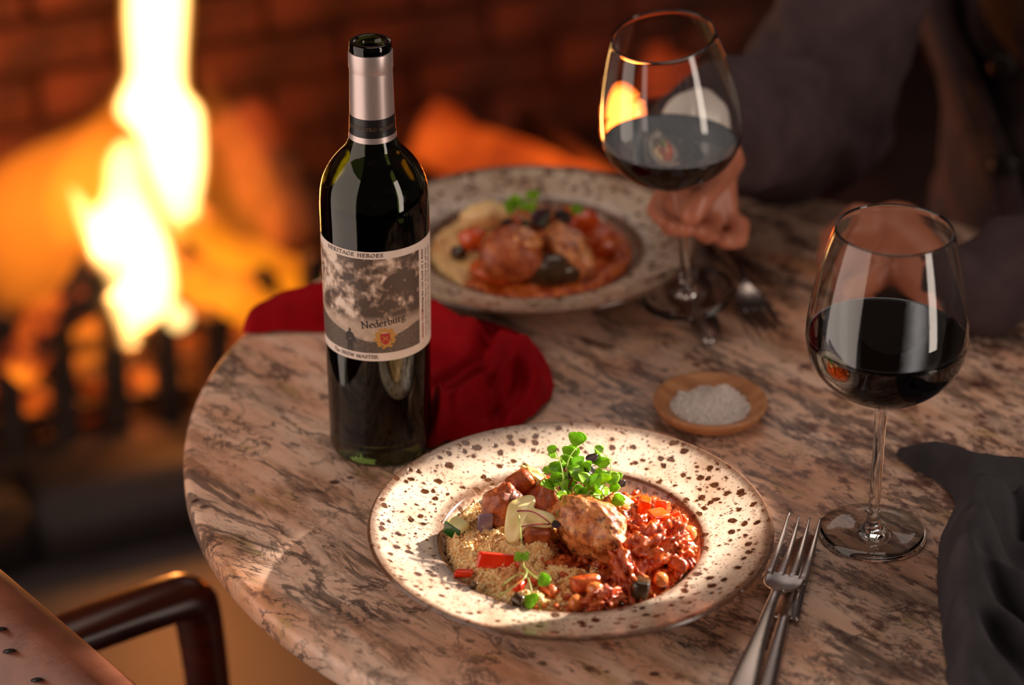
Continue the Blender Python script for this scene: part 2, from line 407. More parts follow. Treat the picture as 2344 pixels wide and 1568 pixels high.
# flames: closed tongues of emitting gas
def flame_mat(name, c, s):
    t = NT(name); e = t.n('ShaderNodeEmission'); e.inputs[0].default_value = (*c, 1); e.inputs[1].default_value = s
    t.t.links.new(e.outputs[0], t.out.inputs[1]); return t.m
M_fcore = flame_mat('white hot flame gas', (1, .60, .20), 95)
M_fmid = flame_mat('yellow flame gas', (1, .36, .03), 16)
M_fout = flame_mat('orange flame gas', (1, .20, .008), 3.2)
def tongue(root, name, rows, Y, m, depth=.75, grow=0.0, seed=0):
    """rows: (px, py, half width px) from bottom to top of one tongue, standing in the plane at Y"""
    rows = [Vector((a, b, max(c+grow, 2))) for a, b, c in rows]
    rows = smooth_prof(rows, 4); vs = []; n = 16
    for i, (a, b, c) in enumerate(rows):
        cpt = atY(a, b, Y); hw = (atY(a+max(c, 1.5), b, Y)-cpt).x
        for k in range(n):
            w = 2*PI*k/n
            vs.append(cpt+Vector((hw*math.cos(w), hw*depth*math.sin(w), 0))-root.location)
    fs = [(i*n+k, i*n+(k+1) % n, (i+1)*n+(k+1) % n, (i+1)*n+k) for i in range(len(rows)-1) for k in range(n)]
    fs += [tuple(range(n-1, -1, -1)), tuple((len(rows)-1)*n+k for k in range(n))]
    return pydata(name, vs, fs, m, root)
fa = empty('flame', atY(418, 510, 1.07), 'tall white-yellow flame rising out of the top of the picture', 'flame', 'flames in the fireplace')
A_ = [(418, 515, 8), (412, 485, 26), (405, 430, 44), (398, 370, 58), (388, 300, 66), (364, 255, 84), (352, 215, 64), (358, 170, 52), (358, 110, 54), (358, 40, 58), (360, -30, 58), (366, -110, 44), (372, -190, 22), (376, -240, 4)]
tongue(fa, 'flame_core', A_, 1.07, M_fcore, .8, 14)
tongue(fa, 'flame_fringe', A_, 1.07, M_fmid, .8, 26)
fbm = empty('flame', atY(300, 790, 1.0), 'broad white flame with pointed foot in front of the tall one', 'flame', 'flames in the fireplace')
B_ = [(296, 790, 12), (298, 752, 22), (318, 722, 52), (322, 680, 72), (312, 620, 80), (298, 560, 84), (285, 500, 72), (288, 450, 48), (285, 410, 38), (284, 370, 34), (288, 335, 20), (292, 318, 5)]
tongue(fbm, 'flame_core', B_, 1.0, M_fcore, .7, 8)
tongue(fbm, 'flame_fringe', B_, 1.0, M_fmid, .7, 20)
fc = empty('flame', atY(205, 560, 1.0), 'short pointed flame tongue licking out to the upper left', 'flame', 'flames in the fireplace')
C_ = [(268, 660, 18), (252, 610, 36), (236, 560, 40), (212, 510, 36), (188, 470, 24), (170, 440, 14), (160, 424, 4)]
tongue(fc, 'flame_core', C_, 1.0, M_fcore, .8, -4); tongue(fc, 'flame_fringe', C_, 1.0, M_fmid, .8, 8)
fd = empty('flame', atY(400, 728, .99), 'small round bright flame at the lower right foot of the fire', 'flame', 'flames in the fireplace')
D_ = [(405, 758, 8), (408, 745, 26), (408, 725, 32), (402, 705, 24), (396, 690, 6)]
tongue(fd, 'flame_core', D_, .99, M_fcore, .8)
for lab, rows in (('wide soft orange fire glow low at the left edge', [(60, 700, 60), (70, 600, 130), (90, 500, 180), (120, 430, 190), (170, 360, 150), (230, 300, 80), (275, 240, 30), (300, 190, 6)]),
                  ('soft orange fire glow behind and left of the white flame', [(180, 560, 60), (215, 460, 120), (235, 380, 110), (250, 310, 70), (262, 250, 34), (270, 190, 6)]),
                  ('soft orange fire glow against the right log', [(560, 640, 60), (555, 540, 100), (545, 440, 100), (525, 340, 76), (500, 260, 44), (478, 190, 20), (470, 130, 4)]),
                  ('yellow orange flame under the white one spreading between the bars', [(150, 860, 30), (190, 800, 90), (230, 740, 120), (250, 680, 110), (240, 620, 60), (240, 570, 10)]),
                  ('low orange flame running along the right logs', [(470, 730, 30), (500, 690, 70), (510, 640, 90), (500, 590, 60), (490, 560, 10)]),
                  ('small yellow flame puff left of the white one', [(150, 660, 10), (160, 630, 32), (165, 605, 30), (175, 580, 8)])):
    Yf = 1.12 if 'behind' in lab or 'edge' in lab or 'against' in lab else 1.02  # these three put the orange halo round the flames into emitting gas
    e = empty('flame', atY(rows[0][0], rows[0][1], Yf), lab, 'flame', 'flames in the fireplace')
    tongue(e, 'flame_gas', rows, Yf, flame_mat('soft flame gas', (1, .22, .012), 9.0 if 'yellow' in lab else 5.5 if 'against' in lab else 9.5), .6)

# ------------------------------------------------------------ table
tx, ty, TR, TH = .1625, -.129, .3974, .021
tb = empty('bistro_table', (tx, ty, 0), 'round marble-topped bistro table with mottled cream and brown stone', 'table')
pr_ = [(0, T), (TR-.006, T), (TR-.0025, T-.0012), (TR-.0006, T-.0035), (TR, T-.007), (TR, T-TH+.004), (TR-.003, T-TH), (0, T-TH)]
o = lathe('table_top', pr_, M_marble, tb, 160)
lathe('pedestal', [(0, .02), (.20, .02), (.205, .035), (.19, .05), (.05, .07), (.032, .12), (.032, .66), (.06, .70), (.15, T-TH), (0, T-TH)], M_iron, tb, 48)
lathe('foot_ring', [(.20, 0), (.22, 0), (.222, .02), (.20, .025)], M_iron, tb, 48, True)

# ------------------------------------------------------------ plates
def plate_glaze():
    t = NT('speckled stoneware glaze')
    base = t.co()
    w = t.n('ShaderNodeVectorMath', operation='MULTIPLY_ADD')
    ns = t.n('ShaderNodeTexNoise'); t.set(ns.inputs['Vector'], base); ns.inputs['Scale'].default_value = 130; ns.inputs['Detail'].default_value = 2
    t.set(w.inputs[0], ns.outputs[1]); w.inputs[1].default_value = (.0052,)*3; t.set(w.inputs[2], base)
    n0 = t.noise(base, 30, 4)
    col = t.ramp(n0, [(.3, lin(190, 160, 136)), (.6, lin(222, 202, 182))])
    vo = t.n('ShaderNodeTexVoronoi'); t.set(vo.inputs['Vector'], w.outputs[0]); vo.inputs['Scale'].default_value = 118; vo.inputs['Randomness'].default_value = .95
    hsv = t.n('ShaderNodeSeparateColor'); t.set(hsv.inputs[0], vo.outputs[1])
    size = t.math('MULTIPLY_ADD', hsv.outputs[0], .27); t.t.nodes[-1].inputs[2].default_value = .07
    d = t.math('SUBTRACT', vo.outputs[0], size)
    holes = t.ramp(d, [(.0, 1.0), (.07, 0.0)])
    inner = t.ramp(t.noise(base, 600, 3), [(.35, lin(30, 14, 8)), (.65, lin(104, 60, 34))])
    halo = t.ramp(d, [(.02, .6), (.2, 0.0)])
    col = t.mix(halo, col, lin(168, 128, 98))
    fine = t.ramp(t.noise(base, 430, 3, .6), [(.58, 0.0), (.65, .8)])
    col = t.mix(fine, col, lin(104, 66, 44))
    v2 = t.n('ShaderNodeTexVoronoi'); t.set(v2.inputs['Vector'], w.outputs[0]); v2.inputs['Scale'].default_value = 290
    h2 = t.n('ShaderNodeSeparateColor'); t.set(h2.inputs[0], v2.outputs[1])
    d2 = t.math('SUBTRACT', v2.outputs[0], t.math('MULTIPLY', t.math('SUBTRACT', h2.outputs[0], .55), .8))
    col = t.mix(t.ramp(d2, [(.0, .9), (.08, 0.0)]), col, lin(92, 54, 34))
    col = t.mix(holes, col, inner)
    sx = t.n('ShaderNodeSeparateXYZ'); t.set(sx.inputs[0], base)
    r2 = t.math('SQRT', t.math('ADD', t.math('MULTIPLY', sx.outputs[0], sx.outputs[0]), t.math('MULTIPLY', sx.outputs[1], sx.outputs[1])))
    rn = t.math('ADD', r2, t.math('MULTIPLY', t.math('SUBTRACT', t.noise(base, 220, 4), .5), .006))
    band = t.ramp(rn, [(0.0, 0.0), (.0835, 0.0), (.0855, .95), (.0888, .95), (.0915, 0.0), (.1262, 0.0), (.1296, .95), (1.0, 1.0)])
    col = t.mix(band, col, lin(92, 56, 34))
    nrm = t.bump(t.math('MULTIPLY', holes, -1), .5, .0009)
    return t.bsdf(col, .16, nrm, Specular_IOR_Level=.6)
M_plate = plate_glaze()
def plate(loc, label):
    e = empty('rimmed_bowl', loc, label, 'bowl', 'speckled stoneware bowls')
    P = [(0, .0085), (.070, .009), (.080, .012), (.0856, .0190), (.0874, .0205), (.0893, .0212), (.100, .0226), (.118, .0272), (.1295, .0315), (.1318, .0322), (.1328, .0310), (.1322, .0295), (.118, .0235), (.095, .0165), (.078, .006), (.068, .002), (.066, 0), (.062, 0), (.060, .003), (0, .003)]
    prof = []
    prof = smooth_prof(P[:18], 3)+[Vector(p) for p in P[18:]]
    lathe('glazed_body', prof, M_plate, e, 140)
    return e
PC = at(1306, 1203, .03); PC.z = T
BC = at(1218, 542, .03); BC.z = T
pf = plate(PC, 'speckled cream stoneware rimmed bowl in front, with chicken stew and couscous'); pb = plate(BC, 'speckled cream stoneware rimmed bowl at the back, behind the wine bottle')
pb.rotation_euler = (0, 0, 1.1)
# ------------------------------------------------------------ wine bottle
BX = at(872, 1015); BX.z = T
bo = empty('wine_bottle', BX, 'dark green glass bottle of red wine with cream picture label and silver capsule', 'bottle')
OUT = [(.0, .004), (.012, .0035), (.024, .0015), (.031, 0), (.0342, .0015), (.0358, .006), (.0361, .02), (.0364, .06), (.0369, .11), (.0372, .15), (.0373, .178), (.0370, .196), (.0351, .2083), (.0303, .2187), (.0246, .2262), (.0190, .2325), (.0160, .2395), (.0150, .246), (.0145, .26), (.0139, .292), (.0139, .300), (.0141, .3015), (.0141, .3062), (.0134, .3082)]
def rb(z):
    zs = [p[1] for p in OUT[5:]]; rs = [p[0] for p in OUT[5:]]
    return float(np.interp(z, zs, rs))
sm = smooth_prof(OUT[4:], 3)
outer = [Vector(p) for p in OUT[:4]]+sm
inner = [Vector((.0095, .3082)), Vector((.0092, .300)), Vector((.0092, .25))]+[Vector((max(r-.0032, .0092), z)) for z in np.linspace(.243, .02, 26) for r in [rb(z)]]+[Vector((.031, .012)), Vector((.012, .014)), Vector((0, .018))]
lathe('glass_shell', outer+inner, M_bottle, bo, 96)
WP = [Vector((0, .0185)), Vector((.012, .0145)), Vector((.0305, .0125))]+[Vector((rb(z)-.0030, z)) for z in np.linspace(.02, .197, 22)]+[Vector((0, .197))]
lathe('wine', WP, M_wineglass, bo, 96)
t = NT('silver capsule foil'); sxz = t.n('ShaderNodeSeparateXYZ'); t.set(sxz.inputs[0], t.co())
M_foil = t.bsdf(lin(206, 188, 184), .38, t.bump(t.noise(t.co(scale=(1, 1, .3)), 160, 3), .1, .0005), Metallic=.75)
lathe('capsule', [(rb(.2405)+.0004, .2405)]+[(rb(z)+.0005, z) for z in np.linspace(.242, .288, 12)]+[(.01445, .2885), (.0149, .2905), (.0149, .3005), (.0146, .3018), (.0141, .3022), (.0138, .3010)], M_foil, bo, 96)
ring = lathe('capsule_band', [(rb(z)+.0007, z) for z in np.linspace(.2445, .2575, 8)], flat('black band', lin(24, 20, 22), .35), bo, 96)

def wrap_pts(pts, rr, up=0.0): # (s, z) on the bottle wall -> xyz; s measured along the arc from the side facing the camera
    out = []
    for s_, z in pts:
        r = (rr or rb(z))+up; th = s_/(rr or .0369)
        out.append(Vector((r*math.sin(th), -r*math.cos(th), z)))
    return out
def patch(name, s0, s1, z0, z1, m, parent, up, ns=60, nzz=10, zf=None):
    vs = []; uv = []
    for j in range(nzz+1):
        for i in range(ns+1):
            s_ = s0+(s1-s0)*i/ns; z = z0+(z1-z0)*j/nzz
            vs += wrap_pts([(s_, z)], None, up); uv.append((i/ns, j/nzz))
    fs = [(j*(ns+1)+i, j*(ns+1)+i+1, (j+1)*(ns+1)+i+1, (j+1)*(ns+1)+i) for j in range(nzz) for i in range(ns)]
    o = pydata(name, vs, fs, m, parent)
    ul = o.data.uv_layers.new(name='uv')
    for l in o.data.loops: ul.data[l.index].uv = uv[l.vertex_index]
    return o
D1 = .0369*PI/180
M_paper = mottled('label paper', lin(226, 208, 196), lin(236, 220, 208), 80, .6)
lb = patch('label', -104*D1, 104*D1, .0872, .171, M_paper, bo, .00012, 90)
def picture_mat():
    t = NT('printed cloud picture'); uv = t.n('ShaderNodeTexCoord').outputs[2]
    sp = t.n('ShaderNodeSeparateXYZ'); t.set(sp.inputs[0], uv); u, v = sp.outputs[0], sp.outputs[1]
    mp = t.n('ShaderNodeMapping'); t.set(mp.inputs[0], uv); mp.inputs['Scale'].default_value = (1.5, 1, 1)
    n1 = t.noise(mp.outputs[0], 3.2, 7, .52)
    vw = t.n('ShaderNodeVectorMath', operation='MULTIPLY_ADD'); nw_ = t.n('ShaderNodeTexNoise'); t.set(nw_.inputs['Vector'], mp.outputs[0]); nw_.inputs['Scale'].default_value = 6
    t.set(vw.inputs[0], nw_.outputs[1]); vw.inputs[1].default_value = (.16, .16, .16); t.set(vw.inputs[2], mp.outputs[0])
    puff = t.n('ShaderNodeTexVoronoi', feature='SMOOTH_F1'); t.set(puff.inputs['Vector'], vw.outputs[0]); puff.inputs['Scale'].default_value = 9; puff.inputs['Detail'].default_value = 2
    pf_ = t.math('MULTIPLY', t.math('SUBTRACT', .42, puff.outputs[0]), 1.5)
    m2 = t.n('ShaderNodeMapping'); t.set(m2.inputs[0], uv); m2.inputs['Scale'].default_value = (1.5, 1, 1); m2.inputs['Location'].default_value = (.02, -.035, 0)
    n2 = t.noise(m2.outputs[0], 3.2, 7, .52)
    relief = t.math('MULTIPLY', t.math('SUBTRACT', n1, n2), 3.0)
    c = t.math('ADD', t.math('ADD', t.math('MULTIPLY', t.math('SUBTRACT', n1, .40), 2.6), t.math('ADD', relief, pf_)), .46)
    # clouds get darker towards the right and towards the horizon
    c = t.math('SUBTRACT', c, t.math('MULTIPLY', t.math('SUBTRACT', u, .62), .9))
    dz = t.math('ABSOLUTE', t.math('SUBTRACT', v, .34)); dark = t.ramp(dz, [(0, .10), (.2, 0.0)])
    c = t.math('SUBTRACT', c, dark, True)
    sky = t.ramp(c, [(0, lin(86, 68, 58)), (.35, lin(138, 114, 98)), (.7, lin(198, 172, 154)), (1, lin(236, 214, 196))])
    hz = t.ramp(v, [(.10, 0.0), (.17, 1.0), (.30, 1.0), (.40, 0.0)])
    sky = t.mix(t.math('MULTIPLY', hz, .75), sky, lin(206, 180, 160))
    ray_ = t.n('ShaderNodeTexWave'); ray_.inputs['Scale'].default_value = 1.6; ray_.inputs['Distortion'].default_value = 1
    mp3 = t.n('ShaderNodeMapping'); t.set(mp3.inputs[0], uv); mp3.inputs['Rotation'].default_value = (0, 0, R(52)); t.set(ray_.inputs[0], mp3.outputs[0])
    sky = t.mix(t.math('MULTIPLY', t.ramp(ray_.outputs[1], [(.90, 0.0), (1, .35)]), t.ramp(u, [(.3, 1.0), (.55, 0.0)])), sky, lin(214, 196, 182))
    gr_ = t.noise(uv, 60, 5); ground = t.ramp(gr_, [(.3, lin(72, 60, 52)), (.7, lin(120, 102, 92))])
    hl = t.math('ADD', t.math('MULTIPLY', t.noise(uv, 9, 4), .05), t.math('MULTIPLY', t.math('ABSOLUTE', t.math('SUBTRACT', u, .62)), .40))
    isg = t.math('LESS_THAN', v, t.math('ADD', hl, .09))
    col = t.mix(isg, sky, ground)
    return t.bsdf(col, .55)
pic = patch('printed_picture', -98*D1, 54*D1, .0935, .1655, picture_mat(), lb, .00020, 70)

def curve_text(body, size, extr=0):
    c = bpy.data.curves.new('t', 'FONT'); c.body = body; c.size = size; c.resolution_u = 2
    o = bpy.data.objects.new('t', c); COL.objects.link(o)
    dg = bpy.context.evaluated_depsgraph_get(); me = bpy.data.meshes.new_from_object(o.evaluated_get(dg))
    bpy.data.objects.remove(o); v = [tuple(x.co) for x in me.vertices]; f = [tuple(p.vertices) for p in me.polygons]
    bpy.data.meshes.remove(me); return v, f
# serif letters drawn with a broad nib: every stroke is swept by a slanted nib
GL = {
 'A': (.72, [[(0, 0), (.36, .70)], [(.36, .70), (.70, 0)], [(.14, .25), (.56, .25)], [(-.07, 0), (.10, 0)], [(.58, 0), (.80, 0)]]),
 'B': (.60, [[(.12, 0), (.12, .70)], [(0, .70), (.34, .69), (.48, .56), (.36, .40), (.12, .37)], [(.30, .38), (.50, .30), (.54, .16), (.40, .01), (0, 0)]]),
 'D': (.72, [[(.12, 0), (.12, .70)], [(0, .70), (.32, .69), (.56, .58), (.64, .35), (.56, .12), (.32, .01), (0, 0)]]),
 'U': (.74, [[(.12, .70), (.12, .22), (.22, .02), (.36, -.01), (.50, .02), (.60, .22), (.60, .70)], [(0, .70), (.24, .70)], [(.50, .70), (.72, .70)]]),
 'E': (.58, [[(.12, 0), (.12, .70)], [(0, .70), (.50, .70), (.50, .56)], [(.12, .37), (.40, .37)], [(0, 0), (.52, 0), (.54, .15)], [(.40, .29), (.40, .45)]]),
 'G': (.72, [[(.62, .56), (.50, .68), (.34, .71), (.12, .60), (.04, .35), (.12, .10), (.34, -.01), (.52, .03), (.62, .10), (.62, .30)], [(.48, .31), (.72, .31)], [(.62, .56), (.62, .68)]]),
 'H': (.76, [[(.12, 0), (.12, .70)], [(.62, 0), (.62, .70)], [(.12, .37), (.62, .37)], [(0, 0), (.24, 0)], [(.50, 0), (.74, 0)], [(0, .70), (.24, .70)], [(.50, .70), (.74, .70)]]),
 'I': (.34, [[(.14, 0), (.14, .70)], [(0, 0), (.28, 0)], [(0, .70), (.28, .70)]]),
 'M': (.90, [[(.10, 0), (.14, .70)], [(.14, .70), (.43, .02)], [(.43, .02), (.72, .70)], [(.72, .70), (.76, 0)], [(0, 0), (.20, 0)], [(.64, 0), (.88, 0)], [(.02, .70), (.18, .70)], [(.70, .70), (.86, .70)]]),
 'N': (.80, [[(.13, 0), (.13, .70)], [(.10, .70), (.64, -.01)], [(.64, 0), (.64, .70)], [(0, 0), (.26, 0)], [(-.02, .70), (.16, .70)], [(.52, .70), (.76, .70)]]),
 'O': (.74, [[(.35, .71), (.14, .62), (.04, .35), (.14, .08), (.35, -.01), (.56, .08), (.66, .35), (.56, .62), (.35, .71)]]),
 'R': (.66, [[(.12, 0), (.12, .70)], [(0, .70), (.34, .69), (.48, .55), (.36, .38), (.12, .35)], [(.30, .36), (.62, 0)], [(0, 0), (.26, 0)], [(.56, 0), (.70, 0)]]),
 'S': (.54, [[(.44, .54), (.40, .67), (.24, .71), (.08, .62), (.10, .46), (.40, .28), (.46, .12), (.28, -.01), (.10, .03), (.05, .17)]]),
 'T': (.64, [[(.31, 0), (.31, .70)], [(.02, .56), (.02, .70), (.60, .70), (.60, .56)], [(.18, 0), (.44, 0)]]),
 'W': (.96, [[(.02, .70), (.26, 0)], [(.26, 0), (.46, .62)], [(.40, .70), (.64, 0)], [(.64, 0), (.88, .70)], [(-.04, .70), (.14, .70)], [(.78, .70), (.98, .70)]]),
 'e': (.44, [[(.05, .24), (.36, .27), (.35, .37), (.22, .45), (.09, .38), (.04, .22), (.10, .06), (.22, -.01), (.37, .08)]]),
 'd': (.50, [[(.38, .76), (.38, .02), (.46, .02)], [(.28, .76), (.38, .76)], [(.38, .38), (.24, .45), (.09, .37), (.04, .22), (.10, .05), (.22, -.01), (.38, .08)]]),
 'r': (.36, [[(.12, 0), (.12, .43)], [(.02, .42), (.12, .44)], [(.12, .32), (.20, .43), (.32, .41)], [(.02, 0), (.23, 0)]]),
 'b': (.50, [[(.12, .76), (.12, .04)], [(.03, .76), (.12, .76)], [(.12, .36), (.26, .45), (.40, .36), (.44, .22), (.38, .06), (.26, -.01), (.12, .05)]]),
 'u': (.52, [[(.10, .43), (.10, .12), (.18, 0), (.28, .02), (.38, .10)], [(.38, .43), (.38, .02), (.48, .02)], [(.02, .43), (.10, .43)], [(.30, .43), (.38, .43)]]),
 'g': (.48, [[(.22, .45), (.09, .38), (.09, .25), (.20, .17), (.33, .23), (.34, .37), (.22, .45)], [(.20, .17), (.10, .08), (.14, .02), (.36, 0), (.42, -.10), (.30, -.20), (.10, -.19), (.03, -.11), (.12, -.01)], [(.32, .40), (.46, .44)]]),
 'h': (.52, [[(.12, .76), (.12, 0)], [(.03, .76), (.12, .76)], [(.12, .34), (.24, .45), (.37, .36), (.37, 0)], [(.02, 0), (.22, 0)], [(.28, 0), (.47, 0)]]),
 'n': (.52, [[(.12, .43), (.12, 0)], [(.03, .43), (.12, .43)], [(.12, .34), (.24, .45), (.37, .36), (.37, 0)], [(.02, 0), (.22, 0)], [(.28, 0), (.47, 0)]]),
 'a': (.44, [[(.08, .38), (.20, .45), (.31, .38), (.31, .04), (.40, .01)], [(.31, .27), (.12, .20), (.06, .09), (.15, -.01), (.31, .09)]]),
 'o': (.46, [[(.22, .45), (.08, .37), (.04, .22), (.10, .05), (.22, -.01), (.36, .06), (.41, .22), (.36, .38), (.22, .45)]]),
 'i': (.26, [[(.12, 0), (.12, .43)], [(.03, .43), (.12, .43)], [(.02, 0), (.23, 0)], [(.10, .60), (.14, .64)]]),
 'l': (.26, [[(.12, 0), (.12, .76)], [(.03, .76), (.12, .76)], [(.02, 0), (.23, 0)]]),
 's': (.36, [[(.30, .34), (.24, .44), (.10, .42), (.07, .31), (.27, .16), (.29, .06), (.17, -.01), (.04, .09)]]),
 't': (.32, [[(.12, .58), (.12, .08), (.18, 0), (.29, .05)], [(.02, .43), (.28, .43)]]),
 'm': (.78, [[(.12, .43), (.12, 0)], [(.12, .34), (.24, .45), (.36, .36), (.36, 0)], [(.36, .34), (.48, .45), (.62, .36), (.62, 0)], [(.02, 0), (.22, 0)], [(.52, 0), (.72, 0)]]),
 ' ': (.30, [])}
def nib_text(s, size, nw=.085, track=.04, ang=28):
    v = []; f = []; x = 0.0; ca, sa = math.cos(R(ang)), math.sin(R(ang))
    for ch in s:
        w, strokes = GL.get(ch, GL['o'])
        for st in strokes:
            P = [Vector((a, b)) for a, b in st]
            if len(P) > 3: P = smooth_prof([p for p in P], 3)
            for a, b in zip(P[:-1], P[1:]):
                n = len(v); d = (b-a).normalized() if (b-a).length else Vector((1, 0)); pn = Vector((-d.y, d.x))*.016
                nb = Vector((ca, sa))*nw*.5
                if nb.dot(pn) < 0: pn = -pn
                o_ = nb+pn; a2 = a-d*.012; b2 = b+d*.012
                for q in (a2-o_, b2-o_, b2+o_, a2+o_): v.append(((x+q.x)*size, q.y*size))
                f.append((n, n+1, n+2, n+3))
        x += w+track
    return v, f, x*size
def print_on(name, v, f, s0, z0, rot, m, parent, rr=None, up=.0003):
    c, s_ = math.cos(rot), math.sin(rot)
    pts = [(s0+x*c-y*s_, z0+x*s_+y*c) for x, y in v]
    bm = bmesh.new(); vs = [bm.verts.new(p) for p in wrap_pts(pts, rr, up)]
    for q in f:
        try: bm.faces.new([vs[i] for i in q])
        except ValueError: pass
    return bmobj(name, bm, m, parent, False)
M_ink = flat('dark ink', lin(40, 32, 30), .5); M_ink2 = flat('brown ink', lin(96, 74, 64), .5); M_red = flat('red ink', lin(176, 40, 44), .5)
M_gold = flat('gold ink', lin(196, 140, 62), .45); M_goldd = flat('dull brass print', lin(104, 80, 56), .45)
v, f, L = nib_text('HERITAGE HEROES', .0037, .13, .17); print_on('lettering', v, f, -L+.0075, .1671, 0, M_ink2, lb)
v, f, L = nib_text('The BREW MASTER', .0036, .11, .05); print_on('lettering', v, f, -L+.0020, .0893, 0, M_ink2, lb)
v, f, L = nib_text('Nederburg', .0106, .10, .025); k = .0315/L
print_on('lettering', [(a*k, b*k*1.05) for a, b in v], f, -.0090, .1125, R(8), M_ink, lb)
v, f, L = nib_text('NEDERBURG WINES', .0034, .10, .10); print_on('band_lettering', v, f, -L/2-.001, .2498, 0, M_goldd, ring, .0155, .0004)
# small upright print in the right margin, one red line start and two dark lines
for i, (txt, mm) in enumerate((('hannes Graue', M_red),)):
    v, f, L = nib_text('o'+txt, .0034, .12, .06); print_on('lettering', v, f, 61*D1, .0955, PI/2, mm, lb)
v, f, L = nib_text('leaning his rain hand on a dome', .0031, .12, .05); kk = .048/L; print_on('lettering', [(a*kk, b) for a, b in v], f, 61*D1, .1165, PI/2, M_ink2, lb)
for i, tx_ in enumerate(('turned his old barn into a house of the best malt and hops', 'a brewer and a master of the wines of the old estate')):
    v, f, L = nib_text(tx_, .0024, .12, .05); kk = .068/L; print_on('lettering', [(a*kk, b) for a, b in v], f, (68+7*i)*D1, .0955, PI/2, M_ink2, lb)
# printed figure seen from behind
fig = [(-.2, 0), (-.05, .05), (-.06, .34), (-.14, .36), (-.17, .62), (-.12, .72), (-.035, .76), (-.04, .82), (0, .87), (.04, .82), (.035, .76), (.12, .72), (.18, .60), (.20, .36), (.13, .34), (.12, .05), (.2, 0)]
fig = [(-.13, 0), (-.11, .42), (-.18, .40), (-.19, .62), (-.13, .77), (-.04, .82), (-.055, .90), (0, .99), (.055, .90), (.04, .82), (.13, .77), (.21, .60), (.23, .38), (.17, .36), (.13, .56), (.11, .0), (.02, 0), (0, .34), (-.02, 0)]
print_on('printed_figure', [(a*.0185, b*.0185) for a, b in fig], [tuple(range(len(fig)))], -28*D1, .0935, 0, flat('figure print', lin(56, 46, 44), .6), lb, None, .00025)
# fine printed rays
rv = []; rf = []
for x0, z0, x1, z1 in ((-.034, .162, -.021, .150), (-.0215, .143, -.019, .140), (-.022, .132, -.016, .1265), (-.012, .1545, -.009, .153), (-.006, .148, .010, .141)):
    n = len(rv); rv += [(x0, z0), (x1, z1), (x1, z1+.0002), (x0, z0+.0002)]; rf.append((n, n+1, n+2, n+3))
print_on('printed_rays', rv, rf, 0, 0, 0, M_ink2, lb)
# crest: gold mantling, shield with border, crossed marks, helmet
cv = []; cf = []
def poly(pts, mlist):
    n = len(mlist[0]); mlist[0].extend(pts); mlist[1].append(tuple(range(n, n+len(pts))))
gm = ([], []); sh = ([], []); sx_ = ([], [])
rn_ = random.Random(5)
for i in range(26):
    a = 2*PI*i/26; rr_ = .0058+.0010*math.sin(i*2.4); cx, cz = rr_*math.sin(a)*1.0, rr_*math.cos(a)*1.12+.0004
    if abs(cx) < .0016 and cz > 0: continue
    b = a+rn_.uniform(.4, 1.2)
    poly([(cx+.0016*math.cos(b+q), cz+.0011*math.sin(b+q)) for q in np.linspace(0, 2*PI, 7)[:-1]], gm)
poly([(-.0040, .0046), (.0040, .0046), (.0042, -.0008), (.0026, -.0044), (0, -.0062), (-.0026, -.0044), (-.0042, -.0008)], gm)
poly([(-.0022, .0050), (-.0014, .0074), (0, .0082), (.0014, .0074), (.0022, .0050)], gm)
poly([(-.0033, .0038), (.0033, .0038), (.0034, -.0008), (.0020, -.0036), (0, -.0050), (-.0020, -.0036), (-.0034, -.0008)], sh)
for sgn in (1, -1):
    a = R(48)*sgn; d = Vector((math.sin(a), math.cos(a)))*.0026; n = Vector((d.y, -d.x))*.11
    poly([(p.x, p.y) for p in (-d-n, d-n, d+n, -d+n)], sx_)
for g, mm, up, nm in ((gm, M_gold, .0003, 'crest'), (sh, M_red, .00036, 'crest_shield'), (sx_, M_gold, .00042, 'crest_charge')):
    print_on(nm, g[0], g[1], 11*D1, .1048, R(3), mm, lb, None, up)

# ------------------------------------------------------------ wine glasses
def wine_glass(root, lvl, tilt=None):
    O = [(0, .0045), (.006, .0048), (.012, .0034), (.022, .0018), (.0352, .0011), (.0366, .0007), (.0366, .0002), (.030, 0), (0, 0)]
    prof_out = [(.0058, .0075), (.0044, .013), (.0039, .022), (.0038, .06), (.0040, .092), (.0049, .1005), (.0085, .1040), (.0175, .1072), (.0300, .1135), (.0418, .1235), (.0492, .1355), (.0522, .1475), (.0525, .1555), (.0512, .170), (.0478, .190), (.0430, .210), (.0382, .2265), (.0377, .2280)]
    po = smooth_prof(prof_out, 4)
    inn = [(.0371, .2281), (.0369, .2265), (.0418, .210), (.0467, .190), (.0502, .170), (.0515, .1555), (.0512, .1475), (.0481, .1360), (.0406, .1246), (.0290, .1150), (.0165, .1092), (.0070, .1072), (0, .1070)]
    pi_ = smooth_prof(inn, 3)
    foot = [(0, 0), (.030, 0), (.0362, .0002), (.0368, .0008), (.0362, .0014), (.024, .0022), (.0135, .0034), (.0085, .0050)]
    lathe('glass_bowl', [Vector(p) for p in foot]+po+pi_, M_glass, root, 96)
    zin = [p.y for p in pi_]; rin = [p.x for p in pi_]
    def ri(z): return float(np.interp(z, zin[::-1], rin[::-1]))
    return ri
wg = empty('wine_glass', at(1996, 1222)+Vector((0, 0, .0005)), 'stemmed glass of red wine standing upright on the marble at the right', 'wine glass', 'stemmed glasses of red wine')
ri = wine_glass(wg, .153)
zs = np.linspace(.1071, .1525, 16)
wprof = [Vector((0, .1069))]+[Vector((ri(z)+.0004, z)) for z in zs]+[Vector((ri(.1532)+.0004, .1532)), Vector((ri(.1528)-.0012, .1528)), Vector((0, .1526))]
